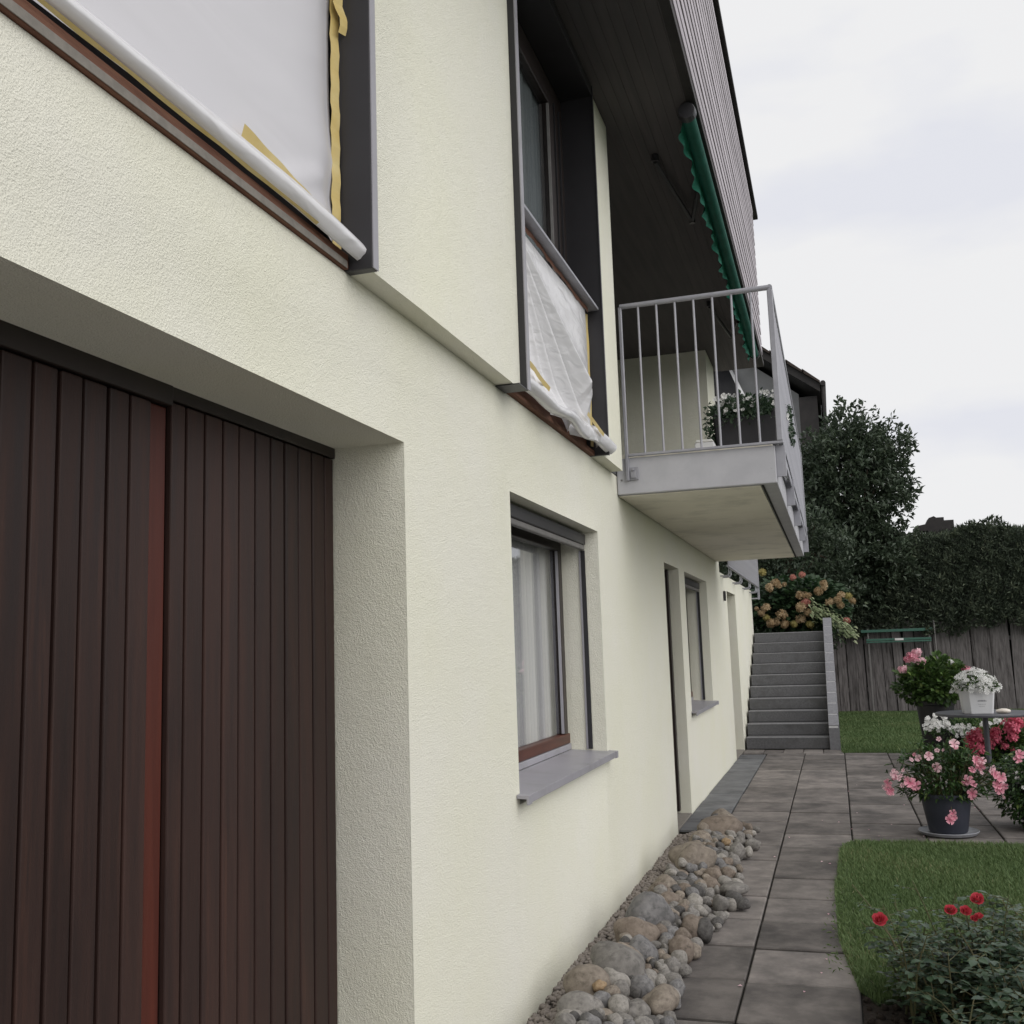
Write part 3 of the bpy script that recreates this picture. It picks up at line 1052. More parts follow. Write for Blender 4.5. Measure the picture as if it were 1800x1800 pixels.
br_ = MB()
br_.box(0.10, 1.19, ry - 0.014, ry + 0.014, 2.972, 2.990)
br_.box(rx - 0.014, rx + 0.02, ry + 0.014, 13.74, 2.972, 2.990)
br_.build('bottom_rail', 'railmetal', bal, 0.003)
MB().box(0.076, 0.100, ry - 0.014, ry + 0.014, 2.795, 4.095).build('post', 'railmetal', bal, 0.004)
MB().box(rx - 0.020, rx + 0.020, ry - 0.018, ry + 0.018, 2.99, 4.082).build('post', 'railmetal', bal, 0.005)
MB().box(rx - 0.020, rx + 0.020, 13.72, 13.76, 2.76, 4.082).build('post', 'railmetal', bal, 0.005)
bk = MB()
bk.box(0.1005, 0.165, ry + 0.001, ry + 0.014, 2.80, 2.892)
bk.box(0.112, 0.150, ry - 0.012, ry + 0.0005, 2.812, 2.862)
bk.tube([(0.13, ry - 0.02, 2.872), (0.13, ry + 0.0, 2.872)], 0.010, 8)
bk.build('bracket', 'railmetal', bal, 0.002)
bme = MB().tube([(0, 0, 2.985), (0, 0, 4.09)], 0.0085, 8).mesh('baluster', 'railmetal', 0, True)
for k in range(1, 8):
    link('baluster', bme, bal, loc=(0.088 + (rx - 0.088) / 8 * k, ry, 0))
fme = MB().box(-0.004, 0.004, -0.019, 0.019, 2.985, 4.085).mesh('baluster', 'railmetal', 0.001)
yk = 7.33
while yk < 13.7:
    link('baluster', bme, bal, loc=(rx, yk, 0))
    yk += 0.134
for yk in (7.25, 8.85, 10.45, 12.05, 13.62):
    MB().box(1.131, rx + 0.028, yk - 0.006, yk + 0.006, 2.745, 2.966).box(rx - 0.004, rx + 0.026, yk + 0.0065, yk + 0.10, 2.76, 2.965).build('bracket', 'railmetal', bal, 0.002)
MB().box(rx + 0.002, rx + 0.012, 7.36, 13.6, 2.90, 2.968).build('edge_strip', 'railmetal', bal, 0.002)

# ---- railing of the rear terrace
tra = MB()
for z in (2.655, 3.58):
    tra.tube([(0.12, 14.0, z), (0.12, 19.85, z)], 0.017, 8)
terr = tra.build('terrace_railing', 'railmetal', house, 0, True)
t2 = MB().box(-0.006, 0.006, -0.014, 0.014, 2.66, 3.58).mesh('baluster', 'railmetal', 0.002)
yk = 14.12
while yk < 19.7:
    link('baluster', t2, terr, loc=(0.12, yk, 0))
    yk += 0.15
MB().box(0.10, 0.14, 19.83, 19.87, 2.42, 3.6).build('post', 'railmetal', terr, 0.005)
MB().box(0.005, 0.14, 19.575, 19.60, 2.42, 2.445).build('bracket', 'railmetal', terr, 0.003)
for yk in (14.15, 15.9, 17.6, 19.1):
    b_ = MB()
    b_.tube([(0.004, yk, 2.53), (0.10, yk, 2.53), (0.12, yk, 2.56), (0.12, yk, 2.65)], 0.012, 6)
    b_.tube([(0.004, yk + 0.30, 2.53), (0.10, yk + 0.30, 2.53), (0.12, yk + 0.30, 2.56), (0.12, yk + 0.30, 2.65)], 0.012, 6)
    b_.tube([(0.10, yk, 2.53), (0.10, yk + 0.30, 2.53)], 0.012, 6)
    b_.build('bracket', 'railmetal', terr, 0, True)
# ================================================================== STAIRS
stairs = empty('staircase', (0.6, 16.25, 0))
tag(stairs, 'grey stone garden stairs of ten steps at the end of the house wall', 'stairs')
RH, TD = 0.178, 0.334
for i in range(10):
    y0 = 16.25 + TD * i
    so = MB().box(0.03, 1.248, y0, y0 + TD + (0.035 if i < 9 else 0.1), RH * i + 0.002, RH * (i + 1)).build('step', 'stepstone', stairs, 0.012, seg=3)
    MB().box(0.034, 1.244, y0 - 0.004, y0 + 0.055, RH * (i + 1) - 0.014, RH * (i + 1) + 0.003).build('lit_tread_edge', 'lit_tread_edge', so, 0.004)  # added pale strip, paints the sky-lit front of the tread
ck = MB().prism([(16.163, -0.05), (16.163, 0.345), (16.19, 0.366), (19.32, 2.008), (19.9, 2.0), (19.9, -0.05)], 'x', 1.256, 1.3882).build('cheek_wall', 'mortar', stairs)
nbk = 11
p0, p1 = Vector((0, 16.16, 0.335)), Vector((0, 19.33, 2.0))
dv = (p1 - p0)
ln = dv.length
du = dv.normalized()
nu = Vector((0, -du.z, du.y))
for k in range(nbk):
    a = p0 + du * (ln * k / nbk + 0.009)
    b = p0 + du * (ln * (k + 1) / nbk - 0.009)
    pts = [(a - nu * 0.05), (b - nu * 0.05), (b + nu * 0.02), (a + nu * 0.02)]
    MB().prism([(p.y, p.z) for p in pts], 'x', 1.252, 1.398).build('block', 'blockstone', ck, 0.006)
MB().box(1.25, 1.40, 16.145, 16.169, -0.02, 0.318).build('block', 'blockstone', ck, 0.006)
MB().prism([(16.172, -0.04), (16.172, 0.29), (19.34, 1.955), (19.88, 1.955), (19.88, -0.04)], 'x', 1.3885, 1.3965).build('side_render', 'blockstone', ck)
MB().box(1.252, 1.398, 19.35, 19.92, 1.94, 2.02).build('block', 'blockstone', ck, 0.006)

# ================================================================== AWNING
aw = empty('awning', (0.69, 6.8, 5.33))
tag(aw, 'rolled up green awning under the dark roof overhang', 'awning')
MB().tube([(0.70, 6.90, 5.345), (0.70, 13.30, 5.345)], 0.050, 18).build('fabric_roll', 'awninggreen', aw, 0, True)
MB().tube([(0.70, 6.83, 5.345), (0.70, 6.898, 5.345)], [0.060, 0.066], 18).build('end_cap', 'anthracite', aw, 0.004)
MB().tube([(0.70, 13.302, 5.345), (0.70, 13.37, 5.345)], [0.066, 0.06], 18).build('end_cap', 'anthracite', aw, 0.004)
nv = 520
t = np.linspace(0, 1, nv)
yv = 6.95 + t * 6.3
sag = 0.5 + 0.5 * np.sin(yv * 4.1 + 1.2 * np.sin(yv * 1.3))
wave = 0.010 * np.sin(yv * 23) + 0.012 * np.sin(yv * 9.3 + 1)
scal = 0.055 + 0.035 * sag + 0.010 * np.abs(np.sin(yv * 13.0))
V = np.concatenate([np.stack([0.655 + 0 * yv, yv, 5.32 + 0 * yv], 1), np.stack([0.640 + wave * 0.6, yv, 5.32 - scal * 0.55], 1),
                    np.stack([0.632 + wave * 1.4, yv, 5.32 - scal], 1)])
F = [[i, i + 1, nv + i + 1, nv + i] for i in range(nv - 1)] + [[nv + i, nv + i + 1, 2 * nv + i + 1, 2 * nv + i] for i in range(nv - 1)]
vme = fast_mesh('valance', V, F, 'awningedge', True)
link('valance', vme, aw)
for y0 in (7.55, 11.2):
    a_ = MB()
    a_.tube([(0.36, y0, 5.36), (0.50, y0 + 1.1, 5.30)], 0.018, 8)
    a_.tube([(0.50, y0 + 1.1, 5.30), (0.62, y0 + 0.55, 5.32)], 0.018, 8)
    a_.tube([(0.36, y0, 5.36), (0.36, y0, 5.415)], 0.03, 8)
    a_.tube([(0.50, y0 + 1.1, 5.28), (0.50, y0 + 1.1, 5.32)], 0.026, 8)
    a_.build('folding_arm', 'anthracite', aw, 0, True)
for y0 in (6.98, 10.0, 13.2):
    MB().box(0.66, 0.74, y0, y0 + 0.04, 5.39, 5.417).build('bracket', 'anthracite', aw)

# ================================================================== PLASTIC SHEETS
def ridge(s, t, s0, t0, s1, t1, w, A, fade=1.0):
    dx, dy = s1 - s0, t1 - t0
    L_ = math.hypot(dx, dy)
    u = ((s - s0) * dx + (t - t0) * dy) / (L_ * L_)
    d = ((s - s0) * dy - (t - t0) * dx) / L_
    win = np.clip(u * 6, 0, 1) * np.clip((1 - u) * 6, 0, 1)
    return A * np.exp(-(d / w) ** 2) * win


def sheet(name, parent, ny, nz_, fy, fz, fx, mat):
    s, t_ = np.meshgrid(np.linspace(0, 1, ny), np.linspace(0, 1, nz_), indexing='ij')
    Y, Z, X = fy(s, t_), fz(s, t_), fx(s, t_)
    V = np.stack([X, Y, Z], -1).reshape(-1, 3)
    i, j = np.meshgrid(np.arange(ny - 1), np.arange(nz_ - 1), indexing='ij')
    a = i * nz_ + j
    F = np.stack([a, a + nz_, a + nz_ + 1, a + 1], -1).reshape(-1, 4)
    return link(name, fast_mesh(name, V, F, mat, True), parent)


ps = empty('plastic_sheet', (0.0, 1.5, 2.9))
tag(ps, 'taut milky plastic sheet taped over the large window above the garage door', 'plastic sheet', 'plastic sheets taped over upper windows')
sheet('film', ps, 150, 90, lambda s, t_: -0.9 + 3.745 * s, lambda s, t_: 2.93 + 2.2 * t_,
      lambda s, t_: -0.010 + 0.016 * np.sin(s * 9 + 2 * t_) * np.sin(t_ * 4 + 1) - 0.022 * np.exp(-((1 - s) / 0.02) ** 2)
      + 0.006 * np.exp(-((1 - s) / 0.09) ** 2) * np.sin(t_ * 40 + 3 * np.sin(t_ * 11)) + ridge(s, t_, 0.80, 0.5, 0.99, 0.36, 0.012, 0.016)
      + ridge(s, t_, 0.88, 0.55, 0.995, 0.40, 0.008, 0.012) + ridge(s, t_, 0.9, 0.02, 0.98, 0.09, 0.01, 0.012), 'foil')
# rolled hem along the bottom, tapering and twisting
npt = 90
hp, hv = [], []
n = 14
V, F = [], []
for i in range(npt):
    u = i / (npt - 1)
    y = -0.9 + 3.82 * u
    z = 2.928 - 0.004 * math.sin(u * 7) - 0.026 * max(0, (u - 0.86) / 0.14) ** 1.5
    x = 0.022 + 0.016 * u + 0.014 * max(0, (u - 0.85) / 0.15)
    rx_ = 0.022 + 0.004 * math.sin(u * 9)
    rz_ = 0.030 - 0.006 * math.sin(u * 11 + 1) - 0.004 * u
    for k in range(n):
        a = 2 * math.pi * k / n
        wob = 1 + 0.10 * math.cos(4 * a + 0.6) + 0.05 * math.sin(3 * a + u * 14)
        V.append((x + rx_ * wob * math.cos(a), y, z + rz_ * wob * math.sin(a)))
for i in range(npt - 1):
    for k in range(n):
        F.append((i * n + k, i * n + (k + 1) % n, (i + 1) * n + (k + 1) % n, (i + 1) * n + k))
cc = len(V)
V.append((0.055, 2.925, 2.893))
F += [((npt - 1) * n + k, (npt - 1) * n + (k + 1) % n, cc, cc) for k in range(n)]
me = bpy.data.meshes.new('rolled_hem')
me.from_pydata(V, [], [tuple(dict.fromkeys(f)) for f in F])
me.materials.append(MATS['foilshiny'])
for p in me.polygons: p.use_smooth = True
link('rolled_hem', me, ps)


def strip(name, parent, pts, w, wdir, mat='tape', lift=0.002, wob=0.004):
    """thin tape: list of points, width along wdir"""
    wd = Vector(wdir).normalized()
    v, f = [], []
    for i, p in enumerate(pts):
        p = Vector(p) + Vector((lift, 0, 0))
        k = 1 + wob / max(w, 1e-4) * math.sin(i * 2.3)
        v += [p - wd * w * 0.5 * k, p + wd * w * 0.5]
    for i in range(len(pts) - 1):
        f.append((2 * i, 2 * i + 1, 2 * i + 3, 2 * i + 2))
    return MB().add(v, f).build(name, mat, parent)


strip('tape', ps, [(-0.018 + 0.002 * math.sin(k * 1.7), 2.846 + 0.001 * math.sin(k * 0.9), 2.90 + k * 0.03) for k in range(80)], 0.040, (0.3, 1, 0), wob=0.0025)
strip('tape', ps, [(0.018 + 0.0015 * math.sin(k), 2.22 + k * 0.024, 2.992 - 0.0028 * k) for k in range(20)], 0.040, (0.3, 0, 1), lift=0.012, wob=0.004)
strip('tape', ps, [(0.030 + 0.0005 * k, -0.9 + k * 0.125, 2.891 - 0.0002 * k) for k in range(29)], 0.010, (0.9, 0, 0.5), lift=0.004)
strip('tape', ps, [(0.0 + 0.008 * math.sin(k * 1.1), 2.85 + 0.012 * math.sin(k * 0.8 + 1), 3.66 + k * 0.025) for k in range(9)], 0.045, (0.3, 1, 0.1), lift=0.008)
p2 = empty('plastic_sheet', (0.03, 5.5, 2.86))
tag(p2, 'wrinkled shiny plastic sheet hanging below the guard bar of the tall window', 'plastic sheet', 'plastic sheets taped over upper windows')
Y0, Y1 = 4.60, 6.372


def f2x(s, t_):
    """film gathered at its upper near corner: conical folds fan out from there, others from the far edge"""
    u, v = s * 1.9, (1.03 - t_)
    r_ = np.hypot(u, v)
    ph = np.arctan2(v, u + 1e-6)
    x = 0.030 + 0.012 * np.sin(ph * 5.0 + 0.5) * r_
    for (a, w, A) in ((0.36, 0.045, 0.030), (0.47, 0.030, -0.022), (0.60, 0.050, 0.040), (0.72, 0.030, -0.026), (0.84, 0.040, 0.040), (0.95, 0.026, -0.024),
                      (1.05, 0.032, 0.036), (1.17, 0.028, -0.020), (1.27, 0.030, 0.030), (1.38, 0.022, 0.020), (1.47, 0.02, -0.016)):
        x = x + A * r_ * np.exp(-(np.abs(ph - a) / w) ** 1.6)
    u2, v2 = (1.02 - s) * 1.9, t_ - 0.78
    ph2 = np.arctan2(-v2, u2 + 1e-6)
    r2 = np.hypot(u2, v2)
    for (a, w, A) in ((1.15, 0.06, 0.018), (0.98, 0.05, -0.012), (0.82, 0.06, 0.016)):
        x = x + A * r2 * np.exp(-(np.abs(ph2 - a) / w) ** 1.6) * np.clip(1.6 - r2 * 1.6, 0, 1)
    x = 0.028 + (x - 0.028) * (1 - np.exp(-((1 - s) / 0.10) ** 2))
    x = x + 0.045 * np.exp(-((t_ - 0.02) / 0.10) ** 2)
    x = x - 0.03 * np.exp(-((1 - s) / 0.03) ** 2) - 0.015 * np.exp(-(s / 0.02) ** 2)
    return np.clip(x, -0.015, 0.13)


sheet('film', p2, 220, 130, lambda s, t_: Y0 + (Y1 - Y0) * s,
      lambda s, t_: (2.875 + 0.02 * np.sin(s * 7)) * (1 - t_) + (3.765 + 0.045 * s - 0.02 * np.sin(s * 3.14)) * t_, f2x, 'foilshiny')
# loose rolled hem that sticks out at the far end
V, F = [], []
npt = 70
for i in range(npt):
    u = i / (npt - 1)
    y = 4.60 + 1.86 * u
    z = 2.905 - 0.02 * math.sin(u * 5.5) + 0.012 * math.sin(u * 17) - 0.012 * u
    x = 0.075 + 0.03 * math.sin(u * 4.2) ** 2 + 0.02 * u
    ra = 0.028 + 0.006 * math.sin(u * 7 + 0.5) + 0.010 * u
    rb = 0.034 + 0.008 * math.sin(u * 8 + 2) + 0.008 * u
    for k in range(n):
        a = 2 * math.pi * k / n
        wob = 1 + 0.10 * math.cos(3 * a + u * 5) + 0.04 * math.sin(5 * a - u * 21)
        V.append((x + ra * wob * math.cos(a), y + 0.01 * math.sin(a), z + rb * wob * math.sin(a)))
for i in range(npt - 1):
    for k in range(n):
        F.append((i * n + k, i * n + (k + 1) % n, (i + 1) * n + (k + 1) % n, (i + 1) * n + k))
me = fast_mesh('rolled_hem', V, F, 'foilshiny', True)
link('rolled_hem', me, p2)
strip('tape', p2, [(0.018 + 0.002 * math.sin(k), 6.358 + 0.002 * math.sin(k * 1.3), 2.9 + k * 0.047) for k in range(20)], 0.034, (0.3, 1, 0))
strip('tape', p2, [(0.112 + 0.002 * math.sin(k), 4.615 + k * 0.045, 2.985 - 0.006 * k) for k in range(9)], 0.026, (0.3, 0.2, 1))
strip('tape', p2, [(0.128 + 0.002 * k, 5.78 + k * 0.045, 2.985 - 0.008 * k) for k in range(9)], 0.024, (0.3, 0.2, 1))
strip('tape', p2, [(0.045 + 0.002 * math.sin(k * 1.9), 4.72 + k * 0.063, 3.79 - 0.006 * math.sin(k * 0.7)) for k in range(26)], 0.03, (0.05, 0, 1), 'barewood', 0.0, 0.01)

# ================================================================== ON THE BALCONY
def white_flowers(name, V0, F0, pts, dirs, size, parent, mat='whitepetal'):
    T = frames(pts, dirs, size)
    V, F = instances(V0, F0, T)
    o = link(name, fast_mesh(name, V, F, mat, False, rng.random(len(V))), parent)
    o['kind'] = 'stuff'
    return o


pl = empty('balcony_planter', (0.84, 9.2, 3.0))
tag(pl, 'large dark planter full of white flowers standing on the balcony', 'planter')
MB().prism([(0.60, 3.0), (1.07, 3.0), (1.10, 3.60), (1.06, 3.60), (1.04, 3.55), (0.61, 3.55), (0.59, 3.60), (0.55, 3.60)], 'y', 8.85, 9.75).build('pot', 'planter', pl, 0.015)
n = 3200
q = rand_unit(n) * (rng.random((n, 1)) ** 0.4)
pos = np.array([0.83, 9.25, 3.65]) + q * np.array([0.33, 0.55, 0.11])
drape = rng.random(n) < 0.12
pos[drape, 2] -= rng.random(drape.sum()) * 0.10
pos[drape, 1] = np.where(rng.random(drape.sum()) < 0.6, 8.80 - rng.random(drape.sum()) * 0.05, pos[drape, 1])
lft = rng.random(n) < 0.14
pos[lft, 0] = 0.545 - rng.random(lft.sum()) * 0.06
pos[lft, 2] -= rng.random(lft.sum()) * 0.42
leaves('foliage', pos, q + rand_unit(n) * 0.6 + np.array([0, 0, 0.2]), rand_unit(n) + np.array([0, 0, 1.2]), rng.uniform(0.03, 0.055, n), 'roseleaf', pl, 0.5, False)
fl = [flower_mesh('bloom', F5V, F5F, 'whitepetal', s_) for s_ in range(3)]
for k in range(46):
    a = rnd.random()
    x = 0.50 + 0.64 * rnd.random()
    p_ = (x, 8.74 + rnd.uniform(-0.05, 0.08), 3.72 - 0.14 * rnd.random() ** 1.3) if k % 3 else (x, 8.9 + rnd.random() * 0.6, 3.76 + 0.02 * rnd.random())
    place('bloom', fl[k % 3], pl, p_, (rnd.uniform(-.5, .5), -1, rnd.uniform(-.2, .9)), rnd.uniform(0.016, 0.030))
for k in range(9):
    place('bloom', fl[k % 3], pl, (1.19, 8.8 + rnd.random() * 0.9, 3.62 - 0.22 * rnd.random()), (1, -0.4, rnd.uniform(-.2, .5)), rnd.uniform(0.02, 0.03))
n = 160
pos = np.stack([rng.uniform(1.17, 1.20, n), rng.uniform(8.8, 9.7, n), 3.66 - 0.28 * rng.random(n)], 1)
leaves('trailing_foliage', pos, rand_unit(n) + np.array([0.5, 0, -0.6]), rand_unit(n) + np.array([1, 0, 0.4]), rng.uniform(0.03, 0.05, n), 'roseleaf', pl, 0.5, False)

bu = empty('white_bin', (0.50, 8.55, 2.995))
tag(bu, 'small white plastic bin beside the dark balcony planter', 'bin')
MB().prism([(0.44, 2.996), (0.575, 2.996), (0.590, 3.275), (0.575, 3.285), (0.44, 3.285), (0.425, 3.275)], 'y', 8.48, 8.66).build('body', 'whitepot', bu, 0.008)
MB().prism([(0.43, 3.286), (0.586, 3.286), (0.57, 3.305), (0.445, 3.305)], 'y', 8.475, 8.665).build('lid', 'whitelabel', bu, 0.004)

# ================================================================== NEIGHBOUR'S HOUSE
nh = empty('neighbour_house', (-2, 31, 0))
tag(nh, 'grey walled neighbouring house with dark roof behind the balcony', 'house')
sl_ = (9.98 - 8.80) / 1.55
zr = lambda x: 9.98 - sl_ * x
MB().prism([(-6.5, -0.2), (0.95, -0.2), (0.95, zr(0.95) - 0.55), (-2.5, zr(-2.5) - 0.4), (-6.5, zr(-2.5) - 3.2)], 'y', 30.0, 40.0).build('wall', 'neighwall', nh)
rf = MB().prism([(-2.6, zr(-2.6) - 0.10), (-2.6, zr(-2.6) - 0.34), (1.55, zr(1.55) - 0.34), (1.55, zr(1.55) - 0.10)], 'y', 28.9, 41.0).build('roof', 'roofdark', nh)
MB().prism([(-2.61, zr(-2.6) - 0.10), (-2.61, zr(-2.6) - 0.34), (-7.0, zr(-2.6) - 3.9), (-7.0, zr(-2.6) - 3.66)], 'y', 28.9, 41.0).build('roof_slope', 'roofdark', nh)
tm = None
step = 0.42
for r_ in range(10):
    x0 = 1.56 - r_ * step
    pts = [(x0, zr(x0) - 0.095), (x0, zr(x0) - 0.03), (x0 - step - 0.04, zr(x0 - step) + 0.045), (x0 - step - 0.04, zr(x0 - step - 0.04) - 0.09)]
    for c in range(8 if r_ < 6 else 3):
        MB().prism(pts, 'y', 28.82 + c * 0.36, 28.82 + c * 0.36 + 0.345).build('roof_tile', 'rooftile', rf)
MB().tube([(1.63, 28.8, zr(1.55) - 0.12), (1.63, 41, zr(1.55) - 0.12)], 0.075, 10).build('gutter', 'roofdark', nh, 0, True)
MB().tube([(1.62, 28.95, zr(1.55) - 0.14), (1.63, 28.95, 6.0), (1.6, 28.95, 0)], 0.05, 8).build('downpipe', 'roofdark', nh, 0, True)
MB().box(0.952, 1.45, 29.2, 40, 0, zr(1.45) - 0.45).build('side_wall', 'roofdark', nh)
# top-hung window standing open
wn = MB().box(-1.75, -1.02, 29.96, 29.995, 7.75, 9.5).build('window', 'darkframe', nh)
MB().add([(-1.02, 29.9, 9.75), (-0.92, 29.9, 9.72), (-0.50, 29.2, 8.62), (-0.60, 29.2, 8.60), (-1.02, 29.95, 9.75), (-0.92, 29.95, 9.72), (-0.50, 29.26, 8.62), (-0.60, 29.26, 8.60)],
         [(0, 1, 2, 3), (4, 7, 6, 5), (0, 4, 5, 1), (1, 5, 6, 2), (2, 6, 7, 3), (3, 7, 4, 0)]).build('sash_edge', 'whiteframe', wn)
MB().add([(-1.7, 29.9, 9.75), (-1.02, 29.9, 9.75), (-0.60, 29.2, 8.60), (-1.28, 29.2, 8.60), (-1.7, 29.95, 9.75), (-1.02, 29.95, 9.75), (-0.60, 29.26, 8.60), (-1.28, 29.26, 8.60)],
         [(0, 1, 2, 3), (4, 7, 6, 5), (0, 4, 5, 1), (1, 5, 6, 2), (2, 6, 7, 3), (3, 7, 4, 0)]).build('sash', 'blackpot', wn)

fh = empty('far_house', (5, 41, 0))
tag(fh, 'dark chimney and ridge of a distant house peeking above the hedge', 'house')
MB().prism([(4.0, -0.2), (9.0, -0.2), (9.0, 3.6), (6.5, 5.1), (4.0, 3.6)], 'y', 40.3, 47).build('wall', 'neighwall', fh)
MB().prism([(3.4, 3.25), (6.5, 5.12), (9.6, 3.25), (9.6, 3.40), (6.5, 5.28), (3.4, 3.40)], 'y', 40.0, 47.4).build('roof', 'roofdark', fh)
ch = MB().prism([(5.05, 4.0), (5.75, 4.0), (5.75, 5.52), (5.95, 5.52), (5.95, 5.90), (5.62, 5.90), (5.62, 6.02), (5.36, 6.02), (5.28, 6.08), (5.10, 6.02), (4.98, 5.80),
                 (4.62, 5.74), (4.55, 5.55), (5.05, 5.55)], 'y', 40.6, 41.4).build('chimney', 'roofdark', fh)

# ================================================================== FENCE, HEDGE, TREE
fe = empty('board_fence', (3.4, 24.45, 0))
tag(fe, 'weathered grey board fence below the dark hedge', 'fence')
x = 0.6
while x < 8.6:
    w = rnd.uniform(0.17, 0.24) if x < 3.4 else rnd.uniform(0.34, 0.43)
    h = 1.93 + rnd.uniform(-0.03, 0.04)
    b_ = MB().box(-w / 2 + 0.006, w / 2 - 0.006, -0.012, 0.012, 0, h).build('board', 'fencewood', fe, 0.004)
    b_.location = Vector((x + w / 2, 24.45 + (0.014 if int(x * 7) % 2 else -0.014), 0.02)) - Vector(fe.location)
    b_.rotation_euler = (rnd.uniform(-0.006, 0.006), rnd.uniform(-0.02, 0.012), 0)
    x += w
for z in (0.45, 1.5):
    MB().box(0.6, 8.7, 24.485, 24.54, z, z + 0.09).build('fence_rail', 'fencewood', fe)

hg = empty('hedge', (4.5, 26, 0))
tag(hg, 'tall dark clipped conifer hedge rising behind the board fence', 'hedge')
hx0, hx1 = -1.5, 12.0


def hedge_top(x):
    return 3.92 + 0.07 * np.sin(x * 1.7) + 0.05 * np.sin(x * 4.1 + 1) + 0.02 * (x - 3)


nx, nz_ = 90, 26
gx, gz = np.meshgrid(np.linspace(hx0, hx1, nx), np.linspace(0, 1, nz_), indexing='ij')
topz = hedge_top(gx) - 0.12
Zc = gz * topz
Yc = np.where(gz * topz > 1.95, 24.42, 24.75) + 0.30 * gz ** 2 + 0.06 * np.sin(gx * 5 + gz * 9) * np.sin(gx * 2.3 - gz * 14)
V = np.stack([gx, Yc, Zc], -1).reshape(-1, 3)
i, j = np.meshgrid(np.arange(nx - 1), np.arange(nz_ - 1), indexing='ij')
a = i * nz_ + j
F = np.stack([a, a + nz_, a + nz_ + 1, a + 1], -1).reshape(-1, 4)
Vb = V.copy()
Vb[:, 1] = 26.6
Ft = np.stack([np.arange(nx - 1) * nz_ + nz_ - 1, np.arange(1, nx) * nz_ + nz_ - 1, np.arange(1, nx) * nz_ + nz_ - 1 + len(V), np.arange(nx - 1) * nz_ + nz_ - 1 + len(V)], 1)
link('branch_mass', fast_mesh('branch_mass', np.concatenate([V, Vb]), np.concatenate([F, F[:, ::-1] + len(V), Ft]), 'hedgecore', True), hg)
n = 62000
xx = rng.uniform(hx0, hx1, n)
zf = rng.random(n)
zz = 1.72 + 0.10 * np.sin(xx * 2.9) + 0.05 * np.sin(xx * 9) + (hedge_top(xx) - 1.72) * zf
tuft = 0.06 * np.sin(xx * 5 + zf * 9) * np.sin(xx * 2.3 - zf * 14) + 0.05 * np.sin(xx * 17 + zz * 9) * np.sin(zz * 15)
yy_ = 24.32 + 0.30 * zf ** 2 + tuft - rng.random(n) * 0.09
top = rng.random(n) < 0.22
yy_[top] = 24.6 + rng.random(top.sum()) * 1.8
zz[top] = hedge_top(xx[top]) - rng.random(top.sum()) * 0.18
d = np.stack([rng.normal(size=n) * 0.55, -0.55 + rng.normal(size=n) * 0.35, 0.55 + rng.normal(size=n) * 0.5], 1)
d[top] = np.stack([rng.normal(size=top.sum()) * 0.4, rng.normal(size=top.sum()) * 0.4, 1.0 + 0 * xx[top]], 1)
pos = np.stack([xx, yy_, zz], 1)
leaves('foliage', pos, d, rand_unit(n) + np.array([0, -0.6, 0.6]), rng.uniform(0.06, 0.14, n), 'hedgeleaf', hg, 0.30, False, np.clip(0.4 + 3.2 * tuft * -1 + rng.normal(size=n) * 0.3, 0, 1))
n = 700
xx = rng.uniform(2.5, 9, n)
pos = np.stack([xx, rng.uniform(24.95, 25.6, n), hedge_top(xx) - 0.03], 1)
leaves('shoots', pos, np.stack([rng.normal(size=n) * 0.35, rng.normal(size=n) * 0.3, np.ones(n)], 1), rand_unit(n), rng.uniform(0.08, 0.22, n), 'hedgeleaf', hg, 0.08, False)


